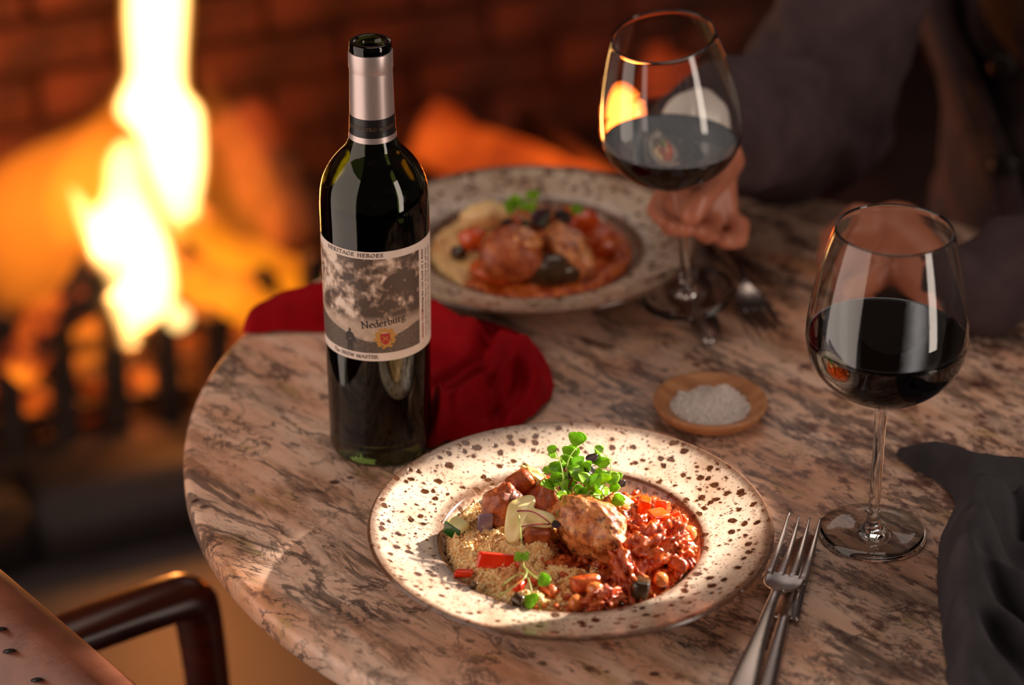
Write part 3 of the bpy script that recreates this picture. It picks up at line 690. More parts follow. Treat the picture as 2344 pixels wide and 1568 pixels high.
def liquid(root, surf_n=None, lvl=.1526):
    """wine body inside the bowl, its surface level in the world even when the glass is tilted"""
    v = []; n = 96; rows = 16; zz = np.linspace(.1072, .172, 40)
    up = surf_n if surf_n is not None else Vector((0, 0, 1)); c0 = Vector((0, 0, lvl))
    def h(x, y): return c0.z-(up.x*x+up.y*y)/up.z
    v.append(Vector((0, 0, .1069)))
    cols = []
    for i in range(n):
        a = 2*PI*i/n; ca, sa = math.cos(a), math.sin(a)
        zt = lvl
        for _ in range(12): zt = h(ri(zt)*ca, ri(zt)*sa)
        for k in range(rows):
            z = .1073+(zt-.1073)*(k/(rows-1))
            r = ri(z)+.0004; v.append(Vector((r*ca, r*sa, z)))
        z = zt; r = ri(zt)-.0010; v.append(Vector((r*ca, r*sa, h(r*ca, r*sa)-.0004)))
    m_ = rows+1; f = []
    for i in range(n):
        j = (i+1) % n
        f.append((0, 1+j*m_, 1+i*m_))
        for k in range(m_-1): f.append((1+i*m_+k, 1+j*m_+k, 1+j*m_+k+1, 1+i*m_+k+1))
    v.append(Vector((0, 0, h(0, 0)-.0004)))
    for i in range(n): f.append((1+i*m_+m_-1, 1+((i+1) % n)*m_+m_-1, len(v)-1))
    o = pydata('wine', v, f, M_wineglass, root)
    for pl_ in o.data.polygons[-n:]: pl_.use_smooth = False
    return o
liquid(wg)
AX = Vector((-.112, -.13, .97)).normalized()
bowl_c = atY(1537, 285, .01)
hg = empty('wine_glass', bowl_c-AX*.153, 'tilted stemmed glass of red wine held in the hand above the back bowl', 'wine glass', 'stemmed glasses of red wine')
q = Vector((0, 0, 1)).rotation_difference(AX); hg.rotation_mode = 'QUATERNION'; hg.rotation_quaternion = q
wine_glass(hg, .153)
un_ = q.inverted() @ Vector((0, 0.0, 1)).normalized(); liquid(hg, un_, .140)
def on_glass(z, side=0, fwd=0): # point beside the held stem
    return bowl_c-AX*(.153-z)+Vector((side, fwd, 0))

# ------------------------------------------------------------ cutlery
def loft(rows, n=12, m=None, name='part', parent=None, power=2.0):
    """rows: (centre, half width vector, half height vector)"""
    v = []; f = []
    for c, a, b in rows:
        for k in range(n):
            w = 2*PI*k/n; cw, sw = math.cos(w), math.sin(w)
            cw = math.copysign(abs(cw)**(2/power), cw); sw = math.copysign(abs(sw)**(2/power), sw)
            v.append(c+a*cw+b*sw)
    for i in range(len(rows)-1):
        for k in range(n): f.append((i*n+k, i*n+(k+1) % n, (i+1)*n+(k+1) % n, (i+1)*n+k))
    f += [tuple(range(n-1, -1, -1)), tuple((len(rows)-1)*n+k for k in range(n))]
    return v, f
def interp_rows(tab, k=5):
    P = smooth_prof_n(tab, k); return P
def smooth_prof_n(P, k):
    P = [np.array(p, float) for p in P]; out = []
    for i in range(len(P)-1):
        p0 = P[max(i-1, 0)]; p1 = P[i]; p2 = P[i+1]; p3 = P[min(i+2, len(P)-1)]
        for j in range(k):
            t = j/k; out.append(.5*((2*p1)+(p2-p0)*t+(2*p0-5*p1+4*p2-p3)*t*t+(3*p1-p0-3*p2+p3)*t**3))
    out.append(P[-1]); return out
X, Y_, Z = Vector((1, 0, 0)), Vector((0, 1, 0)), Vector((0, 0, 1))
def fork(loc, rz, label, tilt=0.0, zoff=0.0):
    e = empty('fork', loc, label, 'fork', 'table forks'); e.rotation_euler = (0, -tilt, rz)
    # x: along, origin at the root of the tines; (x, z, half width, half thickness)
    tab = [(-.150, .004, .0070, .0010), (-.146, .0042, .0098, .0014), (-.12, .006, .0082, .0018), (-.08, .010, .0050, .0022), (-.05, .0125, .0036, .0024), (-.034, .0120, .0034, .0023), (-.026, .0100, .0048, .0018)]
    rows = [(Vector((x, 0, z)), Y_*w, Z*h) for x, z, w, h in smooth_prof_n(tab, 4)]
    v, f = loft(rows, 14, power=2.6); pydata('handle', v, f, M_steel, e)
    tab = [(-.028, .0105, .0044, .0018), (-.023, .0082, .0072, .0013), (-.017, .0058, .0108, .0011), (-.009, .0040, .0129, .0010), (.001, .0032, .0134, .0010), (.003, .0031, .0134, .0010)]
    P = smooth_prof_n(tab, 4); parts = []
    n = 17; vv = []; ff = []
    for sgn in (1, -1):
        for x, z, w, h in P:
            for k in range(n):
                t_ = -1+2*k/(n-1); edge = (1-abs(t_)**6)
                vv.append(Vector((x, w*t_, z+.0018*t_*t_*min(1, w/.0129)+sgn*h*edge)))
    m_ = len(P)
    for s_ in (0, 1):
        for i in range(m_-1):
            for k in range(n-1):
                a = s_*m_*n+i*n+k; qd = (a, a+n, a+n+1, a+1)
                ff.append(qd if s_ == 0 else qd[::-1])
    for k in range(n-1): ff.append((k, k+1, m_*n+k+1, m_*n+k)); a = (m_-1)*n; ff.append((a+k, m_*n+a+k, m_*n+a+k+1, a+k+1))
    bm = bmesh.new(); vs = [bm.verts.new(p) for p in vv]
    for q_ in ff: bm.faces.new([vs[i] for i in q_])
    bmesh.ops.remove_doubles(bm, verts=bm.verts, dist=1e-5); bmesh.ops.recalc_face_normals(bm, faces=bm.faces)
    palm = bmobj('head', bm, M_steel, e)
    for y in (-.0114, -.0038, .0038, .0114):
        tt = [(-.006, .0030, .0034, .0003), (.001, .0033, .0033, .0010), (.006, .0033, .0028, .0009), (.024, .0048, .0021, .0008), (.044, .0095, .0014, .0007), (.058, .0150, .0006, .0005)]
        rows = [(Vector((x, y*(1-max(0, x)*1.2), z+.0018*(y/.0134)**2)), Y_*w, Z*h) for x, z, w, h in smooth_prof_n(tt, 4)]
        v, f = loft(rows, 10, power=2.6); pydata('tine', v, f, M_steel, palm)
    return e
def knife(loc, rz, label):
    e = empty('knife', loc, label, 'knife', 'table knives'); e.rotation_euler = (0, 0, rz)
    tab = [(-.115, .0032, .0030, .0016), (-.112, .0034, .0070, .0030), (-.08, .0034, .0064, .0033), (-.03, .0034, .0048, .0033), (-.006, .0034, .0040, .0030), (0, .0034, .0046, .0022)]
    rows = [(Vector((x, 0, z)), Y_*w, Z*h) for x, z, w, h in smooth_prof_n(tab, 4)]
    v, f = loft(rows, 14, power=2.8); pydata('handle', v, f, M_steel, e)
    # blade lies flat; edge towards +y is slightly curved
    out = [(-.001, -.0046), (-.002, .0052), (.002, .0088), (.03, .0090), (.07, .0088), (.085, .0070), (.096, .0026), (.101, -.0040), (.099, -.0080), (.08, -.0092), (.002, -.0092), (-.004, -.0086)]
    n = len(out); vv = [(a, b, .0042) for a, b in out]+[(a, b, .0020) for a, b in out]
    ff = [tuple(range(n)), tuple(range(2*n-1, n-1, -1))]+[(i, (i+1) % n, (i+1) % n+n, i+n) for i in range(n)]
    bm = bmesh.new(); vs = [bm.verts.new(p) for p in vv]
    for q_ in ff: bm.faces.new([vs[i] for i in q_])
    bmesh.ops.recalc_face_normals(bm, faces=bm.faces)
    bmesh.ops.bevel(bm, geom=[ed for ed in bm.edges], offset=.0007, segments=2, affect='EDGES')
    bmobj('blade', bm, M_steel, e)
    return e
pa = at(1799, 1316, .009); pt = at(1843, 1178, .02); ph = at(1697, 1568, .012)
az = math.atan2(pa.y-ph.y, pa.x-ph.x)
fk = fork(Vector((pa.x, pa.y, T+.0035)), az, 'steel fork in front, lying across the knife beside the front bowl')
ka = at(1795, 1413, .003); kb = at(1741, 1568, .003)
knife(Vector((ka.x, ka.y, T)), math.atan2(ka.y-kb.y, ka.x-kb.x)+.05, 'steel table knife in front, its blade under the fork')
pa = at(1725, 705, .005); ph = at(1655, 560, .012)
fork(Vector((pa.x, pa.y, T+.001)), math.atan2(pa.y-ph.y, pa.x-ph.x), 'steel fork at the back, beside the foot of the held glass')
ka = at(1597, 690); kb = at(1637, 792)
kd = (kb-ka).normalized(); k2 = knife(Vector((kb.x-kd.x*.100, kb.y-kd.y*.100, T)), math.atan2(kb.y-ka.y, kb.x-ka.x), 'steel table knife at the back, under the held glass')

# ------------------------------------------------------------ salt dish
M_wood = NT('pale turned wood'); _t = M_wood
M_wood = _t.bsdf(_t.ramp(_t.noise(_t.co(scale=(1, 7, 1)), 40, 4), [(.35, lin(170, 112, 72)), (.65, lin(196, 140, 96))]), .5)
SC = at(1626, 917, .012); SC.z = T
sd = empty('salt_dish', SC, 'small shallow wooden dish on the marble, holding coarse salt', 'dish')
lathe('turned_body', smooth_prof([(0, .0045), (.022, .0050), (.030, .0075), (.0365, .0125), (.0395, .0138), (.0410, .0130), (.0412, .0105), (.037, .0040), (.031, .0008), (.026, 0)], 4)+[Vector((0, 0))], M_wood, sd, 80)
M_salt = NT('salt flakes').bsdf(lin(236, 226, 222), .35, None, Subsurface_Weight=.2, Subsurface_Radius=(.002, .002, .002))
parts = []; rnd = random.Random(11)
def salth(x, y):
    r2 = math.hypot(x, y); return .0062+.0055*max(0, 1-r2/.030)+.0075*math.exp(-((x-.012)**2+(y-.014)**2)/(.0085**2))+.0015*nz((x, y, 0), 160, 2)
gv = []; gf = []; G = 40
for j in range(G+1):
    for i in range(G):
        a = 2*PI*i/G; r_ = .0272*(j/G)*(1+.08*nz((math.cos(a), math.sin(a), 0), 2, 4)); x, y = r_*math.cos(a), r_*math.sin(a)
        gv.append(Vector((x, y, salth(x, y) if j < G else .0052)))
for j in range(G):
    for i in range(G): gf.append((j*G+i, j*G+(i+1) % G, (j+1)*G+(i+1) % G, (j+1)*G+i))
parts.append((gv, gf))
for i in range(1500):
    a = rnd.uniform(0, 2*PI); r_ = .029*math.sqrt(rnd.random()); x, y = r_*math.cos(a), r_*math.sin(a); s = rnd.uniform(.0004, .0011)
    cvs, cfs = [], []; box_vf(cvs, cfs, (-s, -s, -s*.5), (s, s, s*.5)); M = Matrix.Rotation(rnd.uniform(0, 6), 3, Vector((rnd.random(), rnd.random(), rnd.random())).normalized())
    parts.append(([M @ Vector(p)+Vector((x, y, salth(x, y)+.0003)) for p in cvs], cfs))
v, f = merge(parts)
so = pydata('coarse_salt', v, f, M_salt, smooth=False); so.location = SC; tag(so, 'heap of coarse white salt flakes in the wooden dish', 'salt', kind='stuff')

# ------------------------------------------------------------ napkins: folded cloth over an outline with ridges
def seg_d(p, a, b):
    ab = b-a; t = max(0, min(1, (p-a).dot(ab)/max(ab.length_squared, 1e-12))); return (p-(a+ab*t)).length, t
def cloth_fold(name, outline, ridges, m, step, rim=.010, base=.008, fine=.0012, label='', drape=None, group=None, hmax=.06):
    """outline in world xy; ridges: (list of xy, heights, width); surface = rounded rim profile + folds"""
    P = [Vector((p[0], p[1])) for p in outline]; n = len(P)
    P2 = []
    for i in range(n):                      # closed Catmull-Rom
        p0, p1, p2, p3 = P[i-1], P[i], P[(i+1) % n], P[(i+2) % n]
        for j in range(6):
            t = j/6; P2.append(.5*((2*p1)+(p2-p0)*t+(2*p0-5*p1+4*p2-p3)*t*t+(3*p1-p0-3*p2+p3)*t**3))
    A = np.array([p[:] for p in P2]); B = np.roll(A, -1, 0)
    x0, y0 = A.min(0)-step; x1, y1 = A.max(0)+step
    nx, ny = int((x1-x0)/step)+2, int((y1-y0)/step)+2
    gx, gy = np.meshgrid(x0+np.arange(nx)*step, y0+np.arange(ny)*step); Q = np.stack([gx, gy], -1)
    ins = np.zeros(gx.shape, bool); dist = np.full(gx.shape, 1e9); near = np.zeros(Q.shape)
    for a, b in zip(A, B):
        ab = b-a; t = np.clip(((Q-a)@ab)/max(ab@ab, 1e-12), 0, 1); c = a+t[..., None]*ab; d = np.linalg.norm(Q-c, axis=-1)
        mk = d < dist; dist = np.where(mk, d, dist); near = np.where(mk[..., None], c, near)
        cond = ((a[1] > gy) != (b[1] > gy)); 
        with np.errstate(divide='ignore', invalid='ignore'): xi = (b[0]-a[0])*(gy-a[1])/(b[1]-a[1])+a[0]
        ins ^= cond & (gx < xi)
    Hh = np.full(gx.shape, base, float)
    for pts, hs, w in ridges:
        pts = [np.array(p[:2], float) for p in pts]
        if not hasattr(hs, '__len__'): hs = [hs]*len(pts)
        best = np.zeros(gx.shape); 
        for i in range(len(pts)-1):
            a, b = pts[i], pts[i+1]; ab = b-a; t = np.clip(((Q-a)@ab)/max(ab@ab, 1e-12), 0, 1)
            d = np.linalg.norm(Q-(a+t[..., None]*ab), axis=-1); h = hs[i]+(hs[i+1]-hs[i])*t
            pr_ = np.abs(h)*np.exp(-(d/w)**2*1.4)
            best = np.maximum(best, pr_) 
        if max(hs) > 0: Hh = np.sqrt(Hh**2+best**2)
        else: Hh = Hh-best
    rimf = np.sqrt(np.clip(1-(1-np.clip(dist/rim, 0, 1))**2, 0, 1))
    keep = ins & (dist > step*.35)
    idx = -np.ones(gx.shape, int); V = []; 
    for j in range(ny):
        for i in range(nx):
            if keep[j, i]:
                x, y = gx[j, i], gy[j, i]
                z = max(.0015, min(Hh[j, i], hmax)*(.25+.75*rimf[j, i])*min(1, dist[j, i]/(rim*.35)+.25)+fine*nz((x, y, 0), 55, 5)+.35*fine*nz((x*1.4, y*.7, 0), 160, 9))
                idx[j, i] = len(V); V.append([x, y, z])
    Fc = []
    for j in range(ny-1):
        for i in range(nx-1):
            q_ = [idx[j, i], idx[j, i+1], idx[j+1, i+1], idx[j+1, i]]
            if min(q_) >= 0: Fc.append(tuple(q_))
            else:
                g_ = [a for a in q_ if a >= 0]
                if len(g_) == 3: Fc.append(tuple(g_))
    # skirt: the outline rolls under down to the table
    bm = bmesh.new(); vs = [bm.verts.new(p) for p in V]
    for q_ in Fc: bm.faces.new([vs[i] for i in q_])
    for vv in list(bm.verts):
        if not vv.link_faces: bm.verts.remove(vv)
    bm.normal_update()
    be = [e_ for e_ in bm.edges if len(e_.link_faces) == 1]
    r_ = bmesh.ops.extrude_edge_only(bm, edges=be); nv = [g_ for g_ in r_['geom'] if isinstance(g_, bmesh.types.BMVert)]
    for q_ in nv:
        p = np.array(q_.co[:2]); 
        d = np.linalg.norm(A-p, axis=1); c = A[d.argmin()]; q_.co.x = .15*q_.co.x+.85*c[0]; q_.co.y = .15*q_.co.y+.85*c[1]; q_.co.z = .0012
    if drape:
        for q_ in bm.verts: drape(q_)
    bmesh.ops.smooth_vert(bm, verts=bm.verts, factor=.5, use_axis_x=True, use_axis_y=True, use_axis_z=True)
    bmesh.ops.recalc_face_normals(bm, faces=bm.faces)
    o = bmobj(name, bm, m); o.location = (0, 0, T)
    sm_ = o.modifiers.new('s', 'SUBSURF'); sm_.levels = 1; sm_.render_levels = 1
    tag(o, label, 'napkin', group); return o
def cloth_mat(name, c1, c2, rough=.85, sheen=.25):
    t = NT(name); wv = t.n('ShaderNodeTexWave'); wv.inputs['Scale'].default_value = 420; wv.inputs['Distortion'].default_value = .6; t.set(wv.inputs[0], t.co())
    nn = t.noise(t.co(), 500, 3); col = t.ramp(t.noise(t.co(), 34, 4), [(.3, c1), (.7, c2)])
    return t.bsdf(col, rough, t.bump(t.math('ADD', wv.outputs[1], nn), .10, .0005), Specular_IOR_Level=.12, Sheen_Weight=sheen, Sheen_Roughness=.4, Sheen_Tint=c2)
M_redc = cloth_mat('crimson linen', lin(138, 0, 12), lin(164, 2, 20), .75, .0)
M_darkc = cloth_mat('charcoal linen', lin(56, 54, 58), lin(74, 71, 76), .85, .25)
def W2(px, py, h=0.0):
    p = at(px, py, h); return (p.x, p.y)
edge_c = Vector((tx, ty))
def drape_red(v):                            # the part past the table edge hangs down
    d = Vector((v.co.x, v.co.y))-edge_c; L = d.length
    if L > TR:
        ov = L-TR; d.normalize(); v.co.x = edge_c.x+d.x*(TR+.006*(1-math.exp(-ov/.008))+.2*ov); v.co.y = edge_c.y+d.y*(TR+.006*(1-math.exp(-ov/.008))+.2*ov); v.co.z -= ov*.9
outl = [W2(x, y, h) for x, y, h in ((556, 768, 0), (572, 716, .004), (640, 662, .012), (725, 618, .02), (800, 600, .02), (905, 620, .02), (1000, 668, .02), (1100, 700, .018), (1190, 735, .015), (1250, 800, .010), (1270, 870, .008), (1245, 930, .004), (1185, 975, .003), (1120, 1000, .002), (1040, 1010, .002), (985, 1030, .001), (915, 1000, .001), (905, 900, .0), (880, 800, .0), (800, 768, 0), (700, 765, 0), (620, 768, 0))]
rd = [([W2(570, 730, .01), W2(660, 690, .02), W2(760, 660, .03), W2(900, 660, .035), W2(1000, 690, .035)], [.012, .026, .036, .034, .030], .022),
      ([W2(600, 750, .01), W2(740, 735, .016), W2(860, 730, .02)], [.010, .018, .018], .010),
      ([W2(990, 690, .04), W2(1100, 740, .036), W2(1190, 790, .032), W2(1235, 870, .026), W2(1190, 950, .014)], [.036, .040, .040, .034, .014], .0095),
      ([W2(1215, 800, .03), W2(1130, 850, .034), W2(1040, 900, .036), W2(1000, 960, .03)], [.034, .040, .040, .024], .0085),
      ([W2(1005, 850, .045), W2(1015, 930, .042), W2(1050, 1000, .03), W2(1110, 1030, .02)], [.040, .040, .032, .016], .007),
      ([W2(1080, 930, .03), W2(1130, 970, .028), W2(1150, 1000, .016)], [.030, .028, .016], .010),
      ([W2(1120, 790, .02), W2(1020, 850, .02)], [-.026, -.022], .008),
      ([W2(1150, 830, .02), W2(1120, 900, .015), W2(1140, 960, .01)], [-.016, -.022, -.014], .006),
      ([W2(600, 735, .02), W2(760, 705, .02), W2(850, 700, .02)], [-.010, -.014, -.012], .005),
      ([W2(990, 640, .02), W2(1070, 760, .02)], [-.012, -.014], .005),
      ([W2(1180, 830, .02), W2(1225, 900, .015)], [.022, .022], .005),
      ([W2(1030, 955, .02), W2(1085, 1010, .02)], [-.018, -.016], .005)]
cloth_fold('red_napkin', outl, rd, M_redc, .0028, rim=.012, base=.012, label='crimson cloth napkin bunched behind the wine bottle and over the table edge', drape=drape_red, hmax=.044)
outl = [W2(x, y, h) for x, y, h in ((2040, 1022, .004), (2062, 1000, .012), (2120, 985, .02), (2178, 976, .02), (2235, 1005, .02), (2270, 1030, .02), (2350, 1030, .02), (2450, 1040, .02), (2520, 1200, .0), (2560, 1400, 0), (2520, 1600, 0), (2400, 1660, 0), (2200, 1650, 0), (2165, 1560, 0), (2150, 1430, 0), (2142, 1330, 0), (2150, 1235, 0), (2180, 1185, 0), (2175, 1140, .0), (2130, 1100, .0), (2075, 1072, .0))]
rd = [([W2(2060, 1025, .015), W2(2140, 1010, .022), W2(2230, 1040, .026), W2(2340, 1045, .026)], [.014, .020, .026, .022], .014),
      ([W2(2235, 1110, .04), W2(2215, 1200, .045), W2(2200, 1330, .04), W2(2205, 1480, .035), W2(2240, 1600, .03)], [.034, .044, .040, .034, .030], .020),
      ([W2(2240, 1110, .04), W2(2310, 1090, .045), W2(2420, 1120, .04)], [.036, .044, .040], .018),
      ([W2(2255, 1170, .05), W2(2310, 1260, .05), W2(2400, 1360, .04)], [.046, .046, .040], .016),
      ([W2(2215, 1250, .045), W2(2270, 1360, .04), W2(2350, 1440, .035), W2(2450, 1500, .03)], [.040, .036, .036, .032], .013),
      ([W2(2210, 1430, .03), W2(2300, 1530, .03), W2(2380, 1600, .03)], [.034, .032, .028], .013),
      ([W2(2330, 1340, .02), W2(2260, 1300, .02)], [-.022, -.010], .012),
      ([W2(2290, 1130, .02), W2(2345, 1200, .02)], [-.014, -.016], .005)]
cloth_fold('grey_napkin', outl, rd, M_darkc, .0032, rim=.020, base=.012, label='charcoal grey linen napkin crumpled at the right edge of the table', hmax=.055)
# ------------------------------------------------------------ food
def food_mat(name, stops, scale, rough=.3, bumps=(.7, .0012, 260), sss=.08, coat=0.0, detail=6, extra=None):
    t = NT(name); c = t.ramp(t.noise(t.co(), scale, detail, .6), stops)
    if extra: c = extra(t, c)
    return t.bsdf(c, rough, t.bump(t.noise(t.co(), bumps[2], 5, .6), bumps[0], bumps[1]), Subsurface_Weight=sss, Subsurface_Radius=(.004, .0015, .0008), Subsurface_Scale=1.0, Coat_Weight=coat, Coat_Roughness=.12)
M_cous = NT('couscous'); _t = M_cous; _oi = _t.noise(_t.co(), 520, 2); _o2 = _t.noise(_t.co(), 36, 4)
_c = _t.ramp(_oi, [(.35, lin(236, 172, 98)), (.5, lin(253, 212, 146)), (.65, lin(255, 238, 194))])
_c = _t.mix(_t.ramp(_o2, [(.54, 0.0), (.72, .6)]), _c, lin(206, 110, 46))
M_cous = _t.bsdf(_c, .38, None, Subsurface_Weight=.15, Subsurface_Radius=(.002, .001, .0005))
M_sauce = food_mat('tomato stew', [(.30, lin(124, 38, 8)), (.44, lin(196, 76, 14)), (.56, lin(226, 120, 36)), (.68, lin(164, 50, 8))], 150, .24, (1, .0016, 420), .05, .3)
M_brown = food_mat('sauce covered meat', [(.3, lin(110, 40, 14)), (.5, lin(172, 78, 34)), (.7, lin(206, 118, 60))], 110, .18, (.9, .0014, 330), .05, .25)
def burnt(t, c):
    c = t.mix(t.ramp(t.noise(t.co(loc=(3, 2, 1)), 130, 8, .7), [(.47, 0.0), (.58, .85)]), c, lin(140, 58, 22))
    return t.mix(t.ramp(t.noise(t.co(loc=(1, 5, 2)), 110, 8, .75), [(.57, 0.0), (.63, .95)]), c, lin(44, 16, 10))
M_chick = food_mat('roast chicken', [(.30, lin(190, 92, 38)), (.5, lin(232, 146, 80)), (.7, lin(246, 186, 126))], 90, .20, (1, .0014, 300), .06, .45, 6, burnt)
M_cream = food_mat('melted cheese', [(.35, lin(226, 196, 118)), (.6, lin(244, 230, 170))], 70, .28, (.3, .0008, 150), .2, .2)
M_carrot = food_mat('carrot', [(.3, lin(216, 62, 8)), (.7, lin(240, 104, 22))], 120, .18, (.3, .0006, 300), .15, .4)
M_pepper = food_mat('red pepper', [(.3, lin(222, 34, 8)), (.7, lin(244, 66, 20))], 90, .14, (.2, .0004, 200), .12, .5)
M_pea = food_mat('chickpea', [(.3, lin(214, 104, 40)), (.7, lin(236, 150, 80))], 120, .18, (.3, .0004, 260), .12, .4)
M_tom = food_mat('tomato piece', [(.3, lin(150, 42, 8)), (.5, lin(208, 82, 20)), (.7, lin(232, 128, 50))], 130, .16, (.9, .0014, 330), .02, .5)
M_onion = food_mat('red onion', [(.3, lin(122, 92, 124)), (.7, lin(172, 150, 168))], 90, .2, (.2, .0004, 200), .15, .3)
M_zucf = food_mat('courgette flesh', [(.3, lin(222, 206, 120)), (.7, lin(240, 232, 176))], 120, .3, (.2, .0004, 200), .2)
M_zuck = food_mat('courgette skin', [(.3, lin(20, 62, 14)), (.7, lin(34, 92, 22))], 150, .2, (.2, .0004, 200), .05, .4)
M_auber = food_mat('dark olive', [(.3, lin(44, 26, 16)), (.7, lin(84, 60, 34))], 90, .16, (.4, .0006, 240), .05, .4)
def leaf_mat(name, a, b):
    t = NT(name); c = t.ramp(t.noise(t.co(), 160, 3), [(.3, a), (.7, b)])
    d = t.n('ShaderNodeBsdfPrincipled'); t.set(d.inputs['Base Color'], c); d.inputs['Roughness'].default_value = .32
    tr = t.n('ShaderNodeBsdfTranslucent'); t.set(tr.inputs[0], c); mx = t.n('ShaderNodeMixShader'); mx.inputs[0].default_value = .45
    t.t.links.new(d.outputs[0], mx.inputs[1]); t.t.links.new(tr.outputs[0], mx.inputs[2]); t.t.links.new(mx.outputs[0], t.out.inputs[0]); return t.m
M_leaf = leaf_mat('green cress leaf', lin(132, 190, 26), lin(186, 232, 66)); M_leaf2 = leaf_mat('purple cress leaf', lin(96, 44, 78), lin(70, 84, 44))
M_stem = leaf_mat('pale stem', lin(186, 204, 108), lin(214, 224, 150)); M_stem2 = leaf_mat('magenta stem', lin(176, 22, 74), lin(150, 30, 80))

def inside(x, y, r=.0855): return x*x+y*y < r*r
def surf(hf, m, name, region, step=.0011, parent=None, pc=None):
    """height field over part of the well; skirt goes down to the glaze"""
    idx = {}; V = []; Fc = []; n = int(.09/step)
    for j in range(-n, n+1):
        for i in range(-n, n+1):
            x, y = i*step, j*step
            if inside(x, y) and region(x, y) > 0:
                e = min(1, region(x, y)/.006); zb = well(math.hypot(x, y))
                idx[(i, j)] = len(V); V.append(Vector((x, y, zb+.0006+max(0, hf(x, y)-zb)*math.sqrt(e))))
    for (i, j), a in idx.items():
        b, c, d = idx.get((i+1, j)), idx.get((i+1, j+1)), idx.get((i, j+1))
        if b is not None and c is not None and d is not None: Fc.append((a, b, c, d))
    return V, Fc
def well(r): return float(np.interp(r, [0, .07, .08, .0856, .0874], [.0085, .009, .012, .019, .0205]))
def pl(px, py, h):                            # picture position -> place on the front plate at height h over the table
    p = at(px, py, h); return Vector((p.x-PC.x, p.y-PC.y, h))
# dividing line of the two halves of the dish
def side(x, y): return (x+.018)-.10*y-.010*nz((x, y, 0), 30, 8)  # <0 left (couscous) >0 right (stew)
def h_c(x, y): return .0185+.0085*max(0, 1-((x+.045)**2+(y+.005)**2)/.05**2)+.0052*nz((x, y, 0), 60, 21, 3)+.0030*nz((x, y, 0), 170, 22)
def h_s(x, y): return .0165+.010*max(0, 1-((x-.036)**2+(y-.010)**2)/.045**2)+.0048*nz((x, y, 0), 62, 31, 4)
def rim_ok(x, y, m_=.0815): return m_-math.hypot(x, y)
reg_c = lambda x, y: min(rim_ok(x, y), -side(x, y)+.012 if y > -.035 else .0+(.020-x), .052-y)
reg_s = lambda x, y: min(rim_ok(x, y, .0820), side(x, y)+.006, .050-y+.3*x)
V, Fc = surf(h_c, None, '', reg_c, .0014)
ic, fc_ = ico(0) if False else ico(1)
gr_parts = [(V, Fc)]
rnd = random.Random(21)
icos = []
bm = bmesh.new(); bmesh.ops.create_icosphere(bm, subdivisions=1, radius=1); ICO0 = ([v.co.copy() for v in bm.verts], [tuple(x.index for x in q.verts) for q in bm.faces]); bm.free()
def grains(n, reg, hf, rnd, s0=.00075, s1=.00110, lift=.0006):
    out = []; k = 0
    while k < n:
        x, y = rnd.uniform(-.082, .082), rnd.uniform(-.082, .082)
        if math.hypot(x, y) > .082 or reg(x, y) < -.0005: continue
        k += 1; e = math.sqrt(max(0, min(1, reg(x, y)/.006))); zb = well(math.hypot(x, y)); s = rnd.uniform(s0, s1)
        z = zb+max(0, hf(x, y)-zb)*e+lift*rnd.uniform(-.4, 1.6)+(rnd.random() < .12)*.0012
        out.append(([Vector((x+p.x*s, y+p.y*s, z+p.z*s*rnd.uniform(.8, 1))) for p in ICO0[0]], ICO0[1]))
    return out
gr_parts += grains(8000, reg_c, h_c, rnd)
v, f = merge(gr_parts); co_ = pydata('couscous', v, f, M_cous); co_.location = PC; tag(co_, 'golden couscous grains heaped in the left half of the front bowl', 'couscous', kind='stuff')
V, Fc = surf(h_s, None, '', reg_s, .0011)
ss = pydata('tomato_stew', V, Fc, M_sauce); ss.location = PC; tag(ss, 'glossy red tomato stew filling the right half of the front bowl', 'stew', kind='stuff')

def T3(o, label, cat, group=None):
    tag(o, label, cat, group); return o
def fblob(name, px, py, h, s, m, label, cat, group=None, **k):
    o = blob(name, PC+pl(px, py, h), s, m, None, **k); return T3(o, label, cat, group)
def fchunk(name, px, py, h, s, m, rot, label, cat, group=None, seed=0, **k):
    o = chunk(name, PC+pl(px, py, h), s, m, rot, seed, **k); return T3(o, label, cat, group)
# main pieces of meat
ck = fblob('chicken_piece', 1362, 1212, .034, (.0310, .0185, .0215), M_chick, 'browned roast chicken piece in the middle of the front bowl', 'meat', amp=.19, freq=1.5, seed=4, sub=5, rot=(.35, .15, -.60), octs=4)
fblob('chicken_piece', 1418, 1185, .028, (.020, .013, .013), M_chick, 'charred strip of chicken leaning on the big piece, under the cress', 'meat', amp=.26, freq=1.8, seed=9, sub=5, rot=(0, .35, -.8), octs=4)
fblob('stewed_meat', 1148, 1168, .032, (.0135, .0120, .0190), M_brown, 'brown saucy stewed meat cube at the back left of the front bowl', 'meat', amp=.24, freq=1.6, seed=12, sub=4, rot=(.1, .25, .3))
fchunk('stewed_meat', 1192, 1108, .043, (.019, .013, .014), M_brown, (.2, -.5, .3), 'glazed amber meat chunk on top at the back of the front bowl', 'meat', seed=3, bev=.3)
fchunk('stewed_meat', 1226, 1233, .028, (.018, .013, .021), M_brown, (.15, .1, .25), 'dark red saucy meat cube between the cheese and the chicken', 'meat', seed=5, bev=.25)
fblob('stewed_meat', 1262, 1150, .030, (.019, .014, .018), M_brown, 'saucy meat lump half hidden under the cress', 'meat', amp=.2, freq=1.6, seed=15, sub=4)
